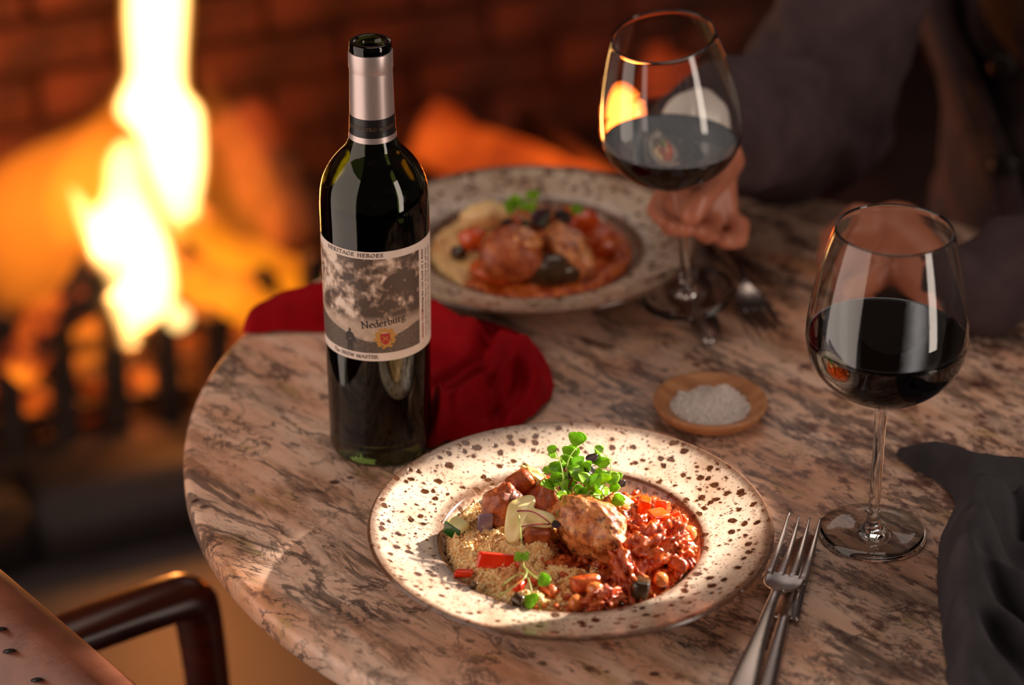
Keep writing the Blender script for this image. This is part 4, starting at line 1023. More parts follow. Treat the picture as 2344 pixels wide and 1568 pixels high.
# melted cheese sheet draped over the meat
def cheese():
    pts = [(1165, 1145), (1215, 1128), (1232, 1140), (1215, 1165), (1245, 1170), (1280, 1182), (1282, 1200), (1245, 1205), (1215, 1195), (1195, 1215), (1185, 1240), (1162, 1243), (1152, 1225), (1155, 1190), (1160, 1165)]
    hs = [.049, .050, .050, .048, .045, .042, .040, .040, .041, .038, .033, .030, .033, .041, .046]
    bm = bmesh.new(); ring = [pl(x, y, h) for (x, y), h in zip(pts, hs)]
    c = sum(ring, Vector())/len(ring)+Vector((0, 0, .003)); vs = []
    rings = []
    for k in (1.0, .93, .75, .5, .25):
        rings.append([bm.verts.new(c+(p-c)*k+Vector((0, 0, .0022*math.sqrt(1-min(1, k)**4)+.001*nz(p*k, 120, 3)*k))) for p in ring])
    cv = bm.verts.new(c+Vector((0, 0, .0022)))
    n = len(ring)
    low = [bm.verts.new(c+(p-c)*.95-Vector((0, 0, .004))) for p in ring]; lc = bm.verts.new(c-Vector((0, 0, .004)))
    for a, b in zip([low]+rings[:-1], rings):
        for i in range(n): bm.faces.new((a[i], a[(i+1) % n], b[(i+1) % n], b[i]))
    for i in range(n): bm.faces.new((rings[-1][i], rings[-1][(i+1) % n], cv)); bm.faces.new((low[(i+1) % n], low[i], lc))
    bmesh.ops.recalc_face_normals(bm, faces=bm.faces)
    o = bmobj('melted_cheese', bm, M_cream); o.location = PC; s_ = o.modifiers.new('s', 'SUBSURF'); s_.levels = 2; s_.render_levels = 2
    T3(o, 'pale yellow melted cheese draped over the meat in the front bowl', 'cheese')
cheese()
fblob('melted_cheese', 1228, 1092, .046, (.012, .006, .003), M_cream, 'small white smear of cheese at the top of the food, left of the cress', 'cheese', amp=.35, freq=2, seed=18, sub=4, rot=(.2, .5, -.5))
fblob('melted_cheese', 1418, 1147, .037, (.012, .006, .003), M_cream, 'small white smear of cheese right of the cress', 'cheese', amp=.35, freq=2, seed=19, sub=4, rot=(.1, .3, -.4))
# vegetables
zc = empty('courgette_cube', PC+pl(1047, 1207, .0275), 'courgette cube with dark green skin on the couscous at the left', 'vegetable')
chunk('flesh', (0, 0, 0), (.0125, .0105, .0085), M_zucf, (0, .15, -.75), 2, .12, .06, zc); o = chunk('skin', (-.0030, -.0048, -.0008), (.0138, .0020, .0092), M_zuck, (0, .15, -.75), 2, .2, .05, zc)
o.location = Vector((-.0035, -.0042, -.0005))
fchunk('onion_piece', 1110, 1201, .0285, (.0100, .0042, .0140), M_onion, (-.25, .05, .1), 'purple grey red onion piece standing in the couscous', 'vegetable', seed=4, bev=.2)
fchunk('pepper_strip', 1139, 1284, .0275, (.0250, .0060, .0100), M_pepper, (-.5, .05, -.02), 'bright red pepper strip lying on the couscous', 'vegetable', seed=6, bev=.3, jit=.22)
for i, (x, y, h, s, m, lab) in enumerate((
    (1062, 1312, .0225, (.011, .005, .004), M_pepper, 'small red pepper bit sunk in the couscous at the lower left'),
    (1192, 1338, .0245, (.013, .006, .006), M_pepper, 'red pepper bit low in the couscous near the hanging cress stem'),
    (1255, 1350, .0205, (.014, .008, .007), M_tom, 'tomato bit between couscous and stew at the front of the bowl'),
    (1340, 1336, .0250, (.020, .012, .010), M_tom, 'tomato wedge beside the two chickpeas at the front of the bowl'),
    (1085, 1338, .0225, (.005, .004, .006), M_auber, 'small dark aubergine bit in the couscous at the lower left'),
    (1186, 1378, .0215, (.009, .006, .010), M_auber, 'dark aubergine bit at the front edge of the couscous'),
    (1105, 1152, .0330, (.004, .004, .012), M_auber, 'thin dark aubergine strip at the left flank of the stewed meat'),
    (1466, 1346, .0230, (.017, .012, .010), M_auber, 'dark olive in the stew at the lower right'),
    (1555, 1292, .0230, (.013, .010, .009), M_tom, 'dark red tomato wedge at the right edge of the stew'))):
    fchunk('vegetable_piece', x, y, h, s, m, (i*.7, .3*math.sin(i*3), i*1.1), lab, 'vegetable', seed=20+i, bev=.32, jit=.25)
for i, (x, y, h, s) in enumerate(((1502, 1192, .036, .015), (1474, 1158, .036, .012), (1517, 1160, .034, .009), (1545, 1188, .031, .009), (1505, 1265, .030, .011))):
    lab = ('large orange carrot cube in the stew, the biggest of them', 'orange carrot cube at the back left edge of the stew', 'small orange carrot cube at the back of the stew', 'small orange carrot cube on the right slope of the stew', 'orange carrot cube low in the stew in front of the big one')[i]
    fchunk('carrot_cube', x, y, h, (s, s*.7, s*.9), M_carrot, (.2*i, .15, .5+i), lab, 'vegetable', 'carrot cubes in the stew', seed=40+i, bev=.18)
def tomato(x, y, h, s, seed, lab):
    fblob('tomato_chunk', x, y, h, s, M_tom, lab, 'vegetable', 'stewed tomato chunks', amp=.55, freq=2.6, seed=seed, sub=5, rot=(seed, .4, seed*.7), octs=5)
tomato(1475, 1258, .0300, (.019, .014, .012), 50, 'bright red stewed tomato chunk right of the chicken')
tomato(1530, 1236, .0300, (.014, .012, .010), 51, 'stewed tomato chunk next to the right chickpea')
tomato(1440, 1318, .0230, (.024, .012, .009), 52, 'long stewed tomato chunk below the chicken')
tomato(1545, 1258, .0240, (.013, .011, .009), 53, 'stewed tomato chunk at the right edge of the well')
tomato(1455, 1218, .0330, (.012, .009, .009), 54, 'small stewed tomato chunk touching the upper right of the chicken')
tomato(1395, 1375, .0180, (.020, .009, .006), 55, 'flat stewed tomato chunk at the front edge of the well')
# chickpeas with their little beak
def chickpea(x, y, h, r, rz, lab):
    v, f = blob_vf((0, 0, 0), (1, .92, .92), .05, 1.4, int(x), 3)
    vv = []
    for p in v:
        k = 1+.28*max(0, p.x-.55)**1.2 - .06*math.exp(-(p.z/.12)**2)*max(0, p.x)
        vv.append(Vector((p.x*k, p.y, p.z))*r)
    o = pydata('chickpea', vv, f, M_pea); o.location = PC+pl(x, y, h); o.rotation_euler = (.3, -.2, rz); T3(o, lab, 'chickpea', 'chickpeas in the stew')
for a in ((1364, 1351, .0250, .0058, 2.9, 'orange chickpea in the middle of the front edge of the stew'), (1320, 1381, .0200, .0058, 1.2, 'chickpea lowest at the front, against the well edge'),
          (1575, 1222, .0280, .0062, -1.2, 'chickpea highest at the right end of the stew'), (1513, 1327, .0225, .0052, 1.6, 'chickpea in the sauce at the lower right'),
          (1521, 1275, .0270, .0050, .6, 'chickpea half covered by sauce right of the tomato chunk'), (1430, 1170, .036, .0045, .2, 'small chickpea behind the top of the chicken')):
    chickpea(*a)

# small loose bits that break up the stew: chopped pulp, herbs and onion slivers
rnd = random.Random(77)
for k, (m, n_, sz, nm) in enumerate(((M_tom, 300, .0036, 'tomato_pulp'), (M_carrot, 60, .0028, 'chopped_carrot'), (M_auber, 46, .0022, 'chopped_herbs'))):
    ps_ = []
    while len(ps_) < n_:
        x, y = rnd.uniform(-.05, .082), rnd.uniform(-.08, .06)
        if reg_s(x, y) < .002: continue
        s = sz*rnd.uniform(.5, 1.3); ps_.append(blob_vf((x, y, max(h_s(x, y), well(math.hypot(x, y)))+s*.25), (s, s*rnd.uniform(.5, .9), s*.6), .5, 2.2, rnd.randint(0, 999), 2, rot=(rnd.random(), rnd.random(), rnd.uniform(0, 6))))
    v, f = merge(ps_); o = pydata(nm, v, f, m); o.location = PC
    tag(o, ('finely broken tomato pulp strewn through the stew of the front bowl', 'finely chopped orange carrot strewn through the stew of the front bowl', 'chopped dark herbs strewn through the stew of the front bowl')[k], ('tomato', 'vegetable', 'herbs')[k], kind='stuff')
# cress: every sprig is a thing with stem and leaves
def leaf_vf(base, d, up, L, w, cup=.25, lobes=False):
    d = d.normalized(); s = d.cross(up).normalized(); u = s.cross(d).normalized(); v = []; f = []; nr, nc = 7, 5
    for i in range(nr+1):
        t = i/nr
        ww = w*(math.sin(PI*min(1, t**.72))**.62 if t < 1 else .12)*(1-.18*(t > .92))
        for j in range(nc+1):
            q = -1+2*j/nc; notch = -.10*L*math.exp(-(q/.35)**2)*(t > .8)*(t-.8)/.2
            v.append(base+d*(L*t+notch)+s*(q*ww*.5)+u*(cup*ww*(q*q*.5)-cup*L*.6*t*t))
    for i in range(nr):
        for j in range(nc): a = i*(nc+1)+j; f.append((a, a+1, a+nc+2, a+nc+1))
    return v, f
def sprig(p0, p1, label, m=M_leaf, ms=M_stem, leaves=2, L=.007, seed=0, sr=.00042, bend=None, origin=None, dirs=None):
    origin = PC if origin is None else origin
    rnd = random.Random(seed); e = empty('cress_sprig', origin+p0, label, 'cress', 'cress sprigs')
    d = p1-p0; mid = d*.5+(bend if bend is not None else Vector((rnd.uniform(-.25, .25), rnd.uniform(-.25, .25), rnd.uniform(-.05, .25)))*d.length)
    tube('stem', [Vector((0, 0, 0)), d*.25+(mid-d*.5)*.7, mid, d*.75+(mid-d*.5)*.7, d], [sr*1.2, sr, sr, sr*.9, sr*.8], ms, e, 6)
    tipdir = (d-mid).normalized()
    for k in range(leaves):
        a = rnd.uniform(0, PI)+PI*k*(2/leaves if leaves > 2 else 1)
        side_ = Vector((math.cos(a), math.sin(a)*.6, .25+.25*rnd.random()))
        dd = dirs[k] if dirs else (tipdir*.55+side_).normalized()
        # leaf faces towards the viewer and the sky
        nv = (Vector((0, -.62, .78))+Vector((rnd.uniform(-.5, .5), rnd.uniform(-.3, .3), 0))).normalized()
        v, f = leaf_vf(d, dd, nv, L*rnd.uniform(.85, 1.15), L*.92, .22)
        o = pydata('leaf', v, f, m, e); so_ = o.modifiers.new('t', 'SOLIDIFY'); so_.thickness = .00022
    return e
hb = pl(1322, 1140, .046)
S3 = [ # tip px, py, height, leaf length, leaves, material, label
 ((1332, 1010), .070, .0078, 2, M_leaf, M_stem, 'tallest cress sprig with a heart-shaped pair of leaves on top'),
 ((1272, 1028), .066, .0058, 1, M_leaf, M_stem, 'cress sprig reaching highest at the left of the tuft'),
 ((1318, 1042), .062, .0080, 2, M_leaf, M_stem, 'cress sprig with broad leaves just under the tallest one'),
 ((1378, 1030), .064, .0060, 2, M_leaf, M_stem, 'cress sprig pointing to the upper right of the tuft'),
 ((1262, 1042), .060, .0050, 1, M_leaf, M_stem, 'small cress leaf at the far left of the tuft'),
 ((1288, 1076), .058, .0092, 2, M_leaf, M_stem, 'large round cress leaf at the left centre of the tuft'),
 ((1335, 1085), .058, .0088, 2, M_leaf, M_stem, 'bright cress leaf in the centre of the tuft'),
 ((1366, 1058), .060, .0070, 2, M_leaf, M_stem, 'pale cress leaf upright at the right centre of the tuft'),
 ((1388, 1098), .054, .0090, 2, M_leaf, M_stem, 'broad cress leaf at the right side of the tuft'),
 ((1404, 1088), .052, .0055, 1, M_leaf, M_stem, 'small round cress leaf at the right end of the tuft'),
 ((1268, 1108), .052, .0080, 2, M_leaf, M_stem, 'shaded cress leaf at the lower left of the tuft'),
 ((1308, 1112), .052, .0085, 2, M_leaf, M_stem, 'cress leaf low in the middle of the tuft'),
 ((1360, 1118), .052, .0088, 2, M_leaf, M_stem, 'cress leaf low at the right of the tuft'),
 ((1245, 1076), .052, .0050, 1, M_leaf, M_stem, 'small leaf on the stem arching left over the cheese'),
 ((1345, 1052), .062, .0070, 1, M_leaf2, M_stem2, 'magenta-stemmed sprig standing right of the tallest cress'),
 ((1328, 1092), .056, .0075, 1, M_leaf2, M_stem2, 'dark purple cress leaf in front of the tuft'),
 ((1276, 1068), .056, .0060, 1, M_leaf2, M_stem2, 'purple cress leaf behind the left of the tuft'),
 ((1285, 1122), .050, .0065, 1, M_leaf2, M_stem2, 'purple cress leaf tucked under the lower left of the tuft'),
 ((1418, 1108), .048, .0050, 1, M_leaf2, M_stem2, 'thin magenta sprig leaning right out of the tuft'),
 ((1298, 1135), .049, .0070, 2, M_leaf, M_stem, 'cress sprig lying over the meat below the tuft'),
 ((1382, 1128), .047, .0075, 2, M_leaf, M_stem, 'cress sprig lying on the back of the chicken'),
 ((1348, 1100), .057, .0080, 2, M_leaf, M_stem, 'cress leaf right of the dark purple leaf'),
 ((1310, 1062), .060, .0075, 2, M_leaf, M_stem, 'cress sprig behind the centre of the tuft'),
 ((1280, 1092), .056, .0060, 3, M_leaf, M_stem, 'three-leaved cress sprig at the left flank of the tuft'),
 ((1340, 1068), .061, .0062, 3, M_leaf, M_stem, 'three-leaved cress sprig high in the centre of the tuft'),
 ((1372, 1088), .056, .0060, 3, M_leaf, M_stem, 'three-leaved cress sprig at the right flank of the tuft'),
 ((1325, 1125), .051, .0060, 3, M_leaf, M_stem, 'three-leaved cress sprig at the foot of the tuft'),
 ((1395, 1112), .050, .0062, 2, M_leaf, M_stem, 'pale cress pair leaning right at the foot of the tuft'),
 ((1300, 1090), .057, .0050, 1, M_leaf2, M_stem2, 'narrow purple leaf in the left of the tuft'),
 ((1358, 1078), .059, .0052, 1, M_leaf2, M_stem2, 'narrow purple leaf in the right of the tuft')]
for i, ((x, y), h, L, nl, m, ms, lab) in enumerate(S3):
    sprig(hb+Vector((random.uniform(-.010, .010), random.uniform(-.006, .006), -.004)), pl(x, y+6, h), lab, m, ms, nl, L*1.28, 100+i)
sprig(pl(1325, 1135, .052), pl(1290, 1162, .049), 'round cress leaf hanging in front of the chicken', M_leaf, M_stem, 1, .0082, 201, dirs=[Vector((-.1, -.3, -.5))])
sprig(pl(1350, 1130, .050), pl(1335, 1152, .047), 'purple cress leaf hanging on the chicken', M_leaf2, M_stem2, 1, .0085, 202, dirs=[Vector((-.05, -.4, -.5))])
sprig(pl(1385, 1132, .044), pl(1402, 1140, .044), 'cress leaf lying at the upper right of the chicken', M_leaf, M_stem, 2, .0085, 203, dirs=[Vector((1, -.35, .1)), Vector((.9, -.8, -.1))])
sprig(pl(1188, 1180, .048), pl(1196, 1268, .033), 'long straight cress stem hanging over the cheese', M_leaf, M_stem, 2, .0075, 204, bend=Vector((0, 0, .001)), dirs=[Vector((-.5, -.6, -.1)), Vector((.6, -1, 0))])
sprig(pl(1184, 1170, .047), pl(1262, 1200, .045), 'long magenta stem lying across the cheese', M_leaf2, M_stem2, 1, .0060, 205, sr=.0005, bend=Vector((0, 0, .004)), dirs=[Vector((1, -.1, 0))])
sprig(pl(1205, 1282, .031), pl(1232, 1326, .029), 'cress sprig on the couscous ending in a pair of long leaves', M_leaf, M_stem, 2, .0090, 206, dirs=[Vector((1, .05, .05)), Vector((1, -.5, -.05))])
sprig(pl(1202, 1300, .030), pl(1138, 1366, .028), 'thin pale cress stem bending down to the left', M_leaf, M_stem, 0, .004, 207, bend=Vector((.008, -.002, .004)))
sprig(pl(1150, 1340, .028), pl(1218, 1358, .026), 'cress stem arching over the couscous to a broad dark leaf', M_leaf, M_stem, 1, .0125, 208, bend=Vector((.004, .012, .004)), dirs=[Vector((-.15, -.8, -.3))])
sprig(pl(1258, 1200, .044), pl(1192, 1206, .045), 'short dark red stem under the long magenta one', M_leaf2, M_stem2, 0, .004, 209, sr=.0005, bend=Vector((0, -.002, .002)))

# ------------------------------------------------------------ food on the back plate
def bl(px, py, h):
    p = at(px, py, h); return Vector((p.x-BC.x, p.y-BC.y, h))
def reg_b(x, y): return min(rim_ok(x, y), -(x+.030)+.35*y)
def h_b(x, y): return .021+.004*nz((x, y, 0), 60, 61)
V, Fc = surf(h_b, None, '', reg_b, .002)
v, f = merge([(V, Fc)]+grains(1800, reg_b, h_b, random.Random(5), .0009, .0013)); o = pydata('couscous', v, f, M_cous); o.location = BC; tag(o, 'golden couscous at the left of the back bowl', 'couscous', kind='stuff')
V, Fc = surf(lambda x, y: .019+.005*nz((x, y, 0), 60, 63), None, '', lambda x, y: min(rim_ok(x, y), x+.034-.35*y), .002)
o = pydata('tomato_stew', V, Fc, M_sauce); o.location = BC; tag(o, 'red tomato stew in the back bowl, in the shade', 'stew', kind='stuff')
for (x, y, h, s, m, sd_, rot, lab) in (
    (1170, 582, .040, (.027, .024, .021), M_brown, 70, (.1, .2, .5), 'large browned meat lump left of the middle of the back bowl'),
    (1205, 555, .050, (.016, .012, .010), M_chick, 71, (.4, .2, .9), 'lighter roasted chicken slice on the large lump of the back bowl'),
    (1300, 575, .038, (.016, .026, .014), M_chick, 72, (.5, -.2, .5), 'roasted chicken slice right of the middle of the back bowl'),
    (1135, 620, .028, (.020, .014, .012), M_tom, 73, (0, 0, 0), 'stewed tomato lump at the front left of the back bowl'),
    (1265, 620, .028, (.024, .014, .012), M_auber, 74, (0, 0, .2), 'dark aubergine lump at the front of the back bowl'),
    (1375, 555, .028, (.016, .014, .012), M_tom, 75, (0, 0, 0), 'stewed tomato lump at the right of the back bowl'),
    (1330, 515, .032, (.016, .014, .012), M_carrot, 76, (0, 0, 0), 'orange carrot lump at the back right of the back bowl'),
    (1085, 548, .030, (.013, .010, .010), M_carrot, 77, (0, 0, 0), 'orange pepper lump at the left of the back bowl'),
    (1120, 490, .034, (.022, .012, .010), M_cous, 78, (0, 0, 0), 'clump of couscous at the back of the back bowl'),
    (1225, 500, .044, (.016, .012, .010), M_brown, 79, (0, 0, 0), 'meat lump under the purple cress of the back bowl'),
    (1050, 580, .028, (.006, .006, .007), M_auber, 80, (0, 0, 0), 'small dark aubergine bit at the left of the back bowl')):
    o = blob('food_lump', BC+bl(x, y, h), s, m, None, amp=.25, freq=1.5, seed=sd_, sub=3, rot=rot); T3(o, lab, 'food')
for i, (x, y, h, m, L, lab) in enumerate(((1178, 478, .060, M_leaf, .014, 'upright green cress leaf on the back bowl'), (1312, 488, .052, M_leaf, .010, 'small green cress leaf at the right on the back bowl'), (1215, 455, .060, M_leaf, .009, 'green cress leaf farthest back on the back bowl'),
    (1178, 522, .054, M_leaf2, .014, 'purple cress leaf left of the chicken slices on the back bowl'), (1225, 515, .054, M_leaf2, .016, 'dark purple cress leaf in the middle of the back bowl'), (1270, 505, .052, M_leaf2, .016, 'purple cress leaf right of the middle of the back bowl'), (1208, 480, .060, M_leaf, .009, 'pale green cress leaf beside the upright one'))):
    sprig(bl(1230, 520, .045), bl(x, y, h), lab, m, M_stem2 if m is M_leaf2 else M_stem, 2, L, 300+i, origin=BC, sr=.0006)

# ------------------------------------------------------------ person
def capsules(name, segs, m, parent, vox, smooth_it=2, disp=None):
    parts = []
    for a, b, ra, rb_ in segs:
        a, b = Vector(a), Vector(b); d = b-a; L = d.length
        if L < 1e-6: parts.append(blob_vf(a, (ra, ra, ra), 0, 1, 0, 3)); continue
        n = 20; pts = []; rs = []
        for k in range(6): w = -PI/2+PI/2*k/6; pts.append(a+d/L*(math.sin(w)*ra*.999)); rs.append(max(ra*math.cos(w), ra*.02))
        for k in range(7): t = k/6; pts.append(a+d*t); rs.append(ra+(rb_-ra)*t)
        for k in range(1, 7): w = PI/2*k/6; pts.append(b+d/L*(math.sin(w)*rb_*.999)); rs.append(max(rb_*math.cos(w), rb_*.02))
        parts.append(tube_vf(pts, rs, n))
    v, f = merge(parts); o = pydata(name, v, f)
    md = o.modifiers.new('r', 'REMESH'); md.mode = 'VOXEL'; md.voxel_size = vox; md.use_smooth_shade = True
    ms = o.modifiers.new('s', 'SMOOTH'); ms.iterations = smooth_it; ms.factor = .5
    dg = bpy.context.evaluated_depsgraph_get(); me = bpy.data.meshes.new_from_object(o.evaluated_get(dg))
    bpy.data.objects.remove(o); me.name = name
    if disp:
        no = [tuple(x.normal) for x in me.vertices]
        for x, n_ in zip(me.vertices, no): x.co = disp(x.co.copy(), Vector(n_))
    return link(name, me, m, parent)
M_skin = food_mat('skin', [(.3, lin(176, 106, 80)), (.7, lin(194, 124, 96))], 40, .42, (.2, .0006, 240), .12)
M_jacket = cloth_mat('grey brown wool', lin(62, 50, 52), lin(78, 64, 66), .9, .3)
M_shirt = cloth_mat('white shirt cotton', lin(222, 210, 204), lin(232, 222, 216), .8, .1)
M_hair = mottled('dark hair', lin(30, 20, 16), lin(50, 34, 26), 60, .5, .002)
ORG = Vector((.58, .50, 0))
ps = empty('person', ORG, 'seated person in grey-brown buttoned jacket holding up a wine glass', 'person')
L_ = lambda p: Vector(p)-ORG
W1 = atY(1600, 292, .095); E1 = Vector((.245, .285, .805)); SH1 = Vector((.385, .44, 1.09))
PM = atY(1628, 392, .075)                    # middle of the palm
W2_ = at(2185, 655, .036); E2 = Vector((.60, .10, .80)); SH2 = Vector((.76, .42, 1.09))
K1 = at(2050, 545, .046)
HD = Vector((.55, .40, 1.33))
def s_(a, b, ra, rb): return (L_(a), L_(b), ra, rb)
stem_hold = on_glass(.058)
segs = [s_((.57, .50, .55), (.565, .47, .95), .145, .135), s_((.50, .47, .98), (.64, .47, .98), .115, .115), s_(SH1, SH2, .06, .06), s_((.56, .44, 1.05), (.555, .42, 1.22), .058, .052),
        s_(HD+Vector((0, .012, .03)), HD+Vector((0, -.01, -.045)), .088, .062), s_(HD+Vector((-.008, -.08, -.012)), HD+Vector((-.010, -.098, -.03)), .008, .014),
        s_(HD+Vector((.083, .01, -.015)), HD+Vector((.086, .012, -.03)), .010, .013), s_(HD+Vector((-.083, .01, -.015)), HD+Vector((-.086, .012, -.03)), .010, .013),
        s_(HD+Vector((-.022, -.072, -.062)), HD+Vector((.018, -.072, -.062)), .010, .010),
        s_(SH1, E1, .05, .040), s_(E1, W1, .040, .026), s_(SH2, E2, .05, .040), s_(E2, W2_, .040, .027),
        s_((.50, .50, .53), (.38, .22, .52), .085, .062), s_((.66, .50, .53), (.62, .16, .52), .085, .062), s_((.38, .22, .52), (.40, .28, .09), .056, .038), s_((.62, .16, .52), (.64, .26, .09), .056, .038),
        s_((.40, .29, .05), (.38, .13, .035), .038, .030), s_((.64, .27, .05), (.63, .11, .035), .038, .030)]
# hand holding the stem: palm behind and right of it, fingers from behind, thumb in front
P0 = atY(1632, 350, .088)
kn = [atY(1562, 420, .064), atY(1586, 462, .062), atY(1622, 496, .062), atY(1662, 505, .066)]
for k_ in kn: segs.append(s_(P0, k_, .0175, .0100))
segs.append(s_(W1, P0, .025, .026))
F1 = [[kn[0], atY(1522, 442, .058), atY(1502, 480, .045), atY(1524, 506, .028)], [kn[1], atY(1540, 490, .056), atY(1535, 520, .038), atY(1572, 524, .012)],
      [kn[2], atY(1630, 520, .050), atY(1618, 538, .034), atY(1600, 528, .022)], [kn[3], atY(1694, 516, .058), atY(1690, 548, .042), atY(1660, 552, .032)]]
for fg in F1:
    for a, b, ra, rb in zip(fg[:-1], fg[1:], (.0088, .0082, .0077), (.0082, .0077, .0068)): segs.append(s_(a, b, ra, rb))
TH1 = [atY(1650, 380, .070), atY(1632, 420, .030), atY(1600, 455, .004), atY(1584, 492, -.004)]
for a, b, ra, rb in zip(TH1[:-1], TH1[1:], (.014, .0108, .0100), (.0108, .0100, .0084)): segs.append(s_(a, b, ra, rb))
# resting hand: loose, lying on the marble, fingers curled
KN = [at(1965, 505, .060), at(1950, 540, .052), at(1950, 580, .040), at(1962, 615, .028)]
for k_ in KN: segs.append(s_(K1, k_, .024, .0140))
segs.append(s_(W2_, K1, .027, .029))
for i, k_ in enumerate(KN):
    a1 = k_+Vector((-.020+.003*i, -.004, -.014)); a1.z = max(a1.z, T+.012); a2 = a1+Vector((.002, -.010, -.018)); a2.z = max(a2.z, T+.010); a3 = a2+Vector((.016, -.010, 0)); a3.z = T+.0095
    for a, b, ra, rb in ((k_, a1, .0115, .0102), (a1, a2, .0102, .0095), (a2, a3, .0092, .0082)): segs.append(s_(a, b, ra, rb))
th = [K1+Vector((.0, -.022, .000)), K1+Vector((-.022, -.040, -.012)), K1+Vector((-.045, -.046, -.020))]
for q_ in th: q_.z = max(q_.z, T+.013)
for a, b, ra, rb in zip(th[:-1], th[1:], (.015, .0125), (.0125, .010)): segs.append(s_(a, b, ra, rb))
capsules('body', segs, M_skin, ps, .0030, 2)
def folds(p, n):
    q = p+ORG
    return p+n*(.007*nz(q, 16, 71)+.0045*math.sin(60*(q.z+.7*q.x)+6*nz(q, 6, 72)))
cuff1 = W1+(E1-W1)*.10
jk = [s_((.57, .50, .52), (.565, .47, .95), .175, .160), s_((.50, .47, .98), (.64, .47, .98), .135, .135), s_(SH1, SH2, .075, .075), s_(SH1, E1, .070, .062), s_(E1, W1+(E1-W1)*.14, .062, .050),
      s_(E1+Vector((0, 0, -.012)), E1+Vector((.02, .02, -.014)), .058, .058), s_(SH2, E2, .070, .056), s_(E2, W2_+(E2-W2_)*.06, .056, .039)]
capsules('jacket', jk, M_jacket, ps, .0065, 2, folds)
capsules('shirt_cuff', [s_(W1+(E1-W1)*.0, W1+(E1-W1)*.30, .031, .040)], M_shirt, ps, .004, 1)
capsules('shirt_collar', [s_((.56, .44, 1.09), (.556, .428, 1.14), .066, .062)], M_shirt, ps, .005, 1)
capsules('trousers', [s_((.50, .50, .53), (.38, .22, .52), .100, .078), s_((.66, .50, .53), (.62, .16, .52), .100, .078), s_((.38, .22, .52), (.40, .28, .12), .070, .055), s_((.62, .16, .52), (.64, .26, .12), .070, .055)], flat('dark trousers', lin(34, 28, 30), .9), ps, .008, 2)
capsules('hair', [s_(HD+Vector((0, .022, .045)), HD+Vector((0, .045, -.02)), .090, .075)], M_hair, ps, .006, 1)
for dx in (-.034, .030): v, f = blob_vf(L_(HD+Vector((dx-.004, -.072, .004))), (.011, .008, .007), 0, 1, 0, 2); pydata('eye', v, f, flat('eye', lin(60, 46, 40), .2), ps)
# jacket front: lapel fold, closing edge and buttons
def jf(px, py, off=0.0): # point on the jacket front
    d = ray(px, py); cx, cy_, r_ = .566, .484, .172+off
    a = d.x*d.x+d.y*d.y; ox, oy = CAM.x-cx, CAM.y-cy_; b = ox*d.x+oy*d.y; c = ox*ox+oy*oy-r_*r_
    D_ = b*b-a*c; t_ = (-b-math.sqrt(D_))/a if D_ > 0 else -b/a
    return CAM+d*t_
def strip(name, top, wid, m, thick=.004):
    v = []; f = []
    for i, (px, py) in enumerate(top):
        a = L_(jf(px, py, thick)); b = L_(jf(px+wid, py-wid*.08, thick*.6)); c = L_(jf(px+wid, py-wid*.08, -.01)); d = L_(jf(px, py, -.01))
        v += [a, b, c, d]
    for i in range(len(top)-1):
        for k in range(4): f.append((i*4+k, i*4+(k+1) % 4, (i+1)*4+(k+1) % 4, (i+1)*4+k))
    return pydata(name, v, f, m, ps)
try:
    strip('lapel', [(2075, -60), (2100, 60), (2150, 180), (2205, 300)], 90, M_jacket, .007)
    strip('front_edge', [(2115, -60), (2160, 80), (2230, 240), (2290, 400), (2330, 540)], 40, M_jacket, .005)
    M_btn = flat('dark horn button', lin(26, 16, 14), .3)
    for x, y in ((2296, 152), (2298, 378), (2255, -40)):
        c = L_(jf(x, y, .006)); v, f = lathe_vf([(0, .004), (.009, .004), (.0115, .003), (.012, .001), (.011, -.002), (0, -.002)], 20)
        M = Matrix.Rotation(PI/2, 3, 'X'); pydata('button', [M @ Vector(p)+c for p in v], f, M_btn, ps)
except Exception as ex: print('front', ex)

# chair the person sits on
ch = empty('dining_chair', (.60, .55, 0), 'dark wooden dining chair under the seated person', 'chair')
v, f = [], []; box_vf(v, f, (-.22, -.20, .41), (.22, .22, .435)); pydata('seat', v, f, M_hair, ch, smooth=False)
M_dwood = NT('dark polished wood'); _t = M_dwood; M_dwood = _t.bsdf(_t.ramp(_t.noise(_t.co(scale=(1, 1, 6)), 20, 4), [(.3, lin(44, 14, 8)), (.7, lin(78, 26, 12))]), .28)
for x in (-.2, .2):
    for y in (-.18, .2): tube('leg', [(x, y, 0), (x, y, .41)], [.015, .018], M_dwood, ch, 10, curve=False)

# ------------------------------------------------------------ leather armchair in the lower left
M_leather = mottled('tan leather', lin(104, 58, 40), lin(126, 74, 54), 30, .36, .001)
RA = at(-60, 1300, -.04); RB = at(420, 1712, -.04)     # top edge of the backrest
ac = empty('armchair', (RA.x-.05, RA.y, 0), 'dark wooden armchair with laced tan leather back in the lower left', 'chair')
AO = Vector((RA.x-.05, RA.y, 0)); La = lambda p: Vector(p)-AO
rd_ = (RB-RA).normalized(); fw = Vector((-rd_.y, rd_.x, 0)).normalized()   # fw: the way the chair faces
if fw.y < 0: fw = -fw
rows = []
n = 24; sec = [(.016, -.004), (.010, .004), (0, .0065), (-.010, .004), (-.030, -.014), (-.052, -.075), (-.070, -.20), (-.082, -.34), (-.070, -.345), (-.054, -.20), (-.036, -.08), (-.014, -.03), (.006, -.014), (.014, -.010)]
v = []; f = []; m_ = len(sec)
for i in range(n+1):
    c = RA+(RB-RA)*(i/n)
    for a, b in sec: v.append(La(c+fw*a*1.0+Vector((0, 0, b))))
for i in range(n):
    for k in range(m_): f.append((i*m_+k, i*m_+(k+1) % m_, (i+1)*m_+(k+1) % m_, (i+1)*m_+k))
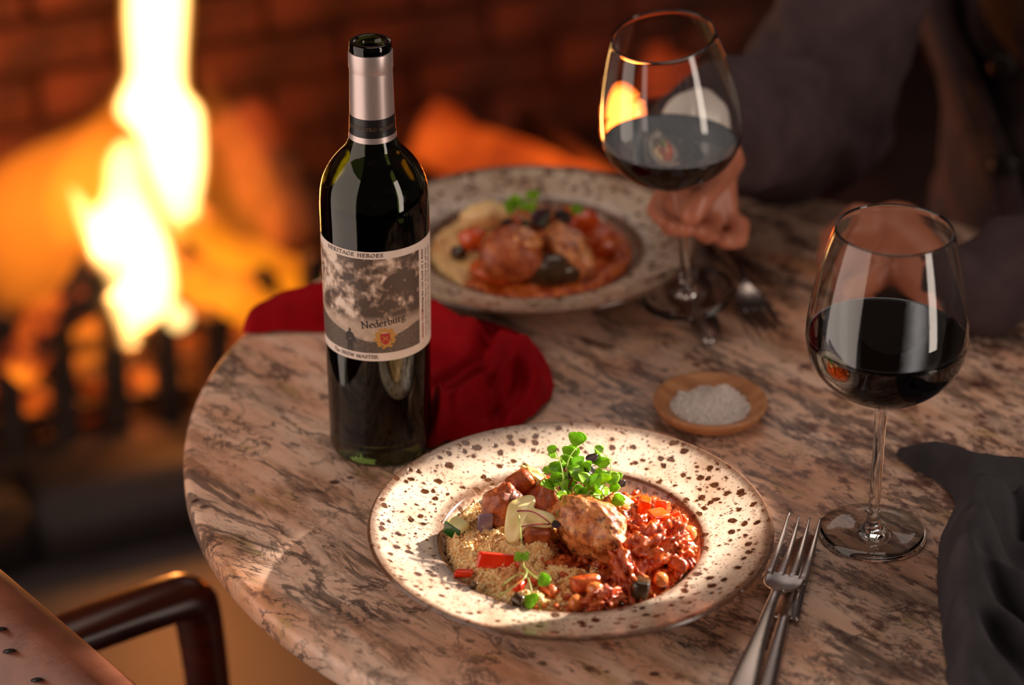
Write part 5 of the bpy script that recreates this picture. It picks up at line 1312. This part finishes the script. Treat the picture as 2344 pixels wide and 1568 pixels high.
f += [tuple(range(m_)), tuple(n*m_+k for k in range(m_-1, -1, -1))]
pydata('backrest', v, f, M_leather, ac)
M_lace = flat('black lacing', lin(18, 16, 18), .5)
for x, y, dx, dy in ((20, 1490, 14, 22), (62, 1545, 4, 26), (84, 1556, 12, 24), (130, 1600, 8, 26), (2, 1440, 6, 16)):
    # lacing lies on the outer slope of the leather
    h = -.04-.045; q = at(x, y, h)
    # find height on the slope: distance behind the top edge
    for _ in range(12):
        d = (q-RA); back = -(d-rd_*d.dot(rd_)).dot(fw); zz = float(np.interp(back, [.010, .030, .052, .070], [.004, -.014, -.075, -.20])); q = at(x, y, -.04+zz)
    v, f = blob_vf((0, 0, 0), (.0042, .0125, .0016), .1, 1, 3, 2, rot=(-.6, 0, math.atan2(dx, dy)*.6)); o = pydata('lacing', [p+La(q) for p in v], f, M_lace, ac)
def armp(px, py, z): return CAM+ray(px, py)*((z-CAM.z)/ray(px, py).z)
ez = .565
pA = armp(440, 1350, ez); pB = pA-fw*.36+Vector((0, 0, .015))
pC = pA+Vector((.012, -.002, -.40))
def arm(pA, pB, z0=0):
    pts = [La(pB), La(pB+(pA-pB)*.6), La(pA-fw*.03), La(pA-fw*.004+Vector((0, 0, -.006))), La(pA+fw*.004+Vector((0, 0, -.03))), La(pA+fw*.006+Vector((.004, 0, -.15))), La(pA+Vector((.010, 0, -.38))), La(Vector((pA.x+.014, pA.y, 0)))]
    tube('arm_frame', pts, [.020, .021, .022, .022, .022, .020, .017, .013], M_dwood, ac, 14, flat=.8)
arm(pA, pB)
pA2 = armp(815, 1590, ez); arm(pA2+Vector((.005, -.01, 0)), pA2-fw*.40)
mid = (pA+pA2)/2-fw*.17; 
v, f = blob_vf((0, 0, 0), (.20, .17, .045), .03, 1, 5, 4, rot=(0, 0, math.atan2(fw.y, fw.x))); sc_ = pydata('seat_cushion', v, f, mottled('oxblood leather', lin(58, 14, 12), lin(82, 22, 18), 30, .45, .001), ac); sc_.location = La(Vector((mid.x, mid.y, .40)))
for a in (pB, pA2-fw*.40): tube('rear_leg', [La(Vector((a.x-fw.x*.03, a.y-fw.y*.03, 0))), La(Vector((a.x, a.y, .40))), La(a+Vector((0, 0, -.01)))], [.014, .019, .018], M_dwood, ac, 12)
for zz in (.36,): tube('front_rail', [La(Vector((pA.x, pA.y, zz))), La(Vector((pA2.x, pA2.y, zz)))], [.014, .014], M_dwood, ac, 10, curve=False)
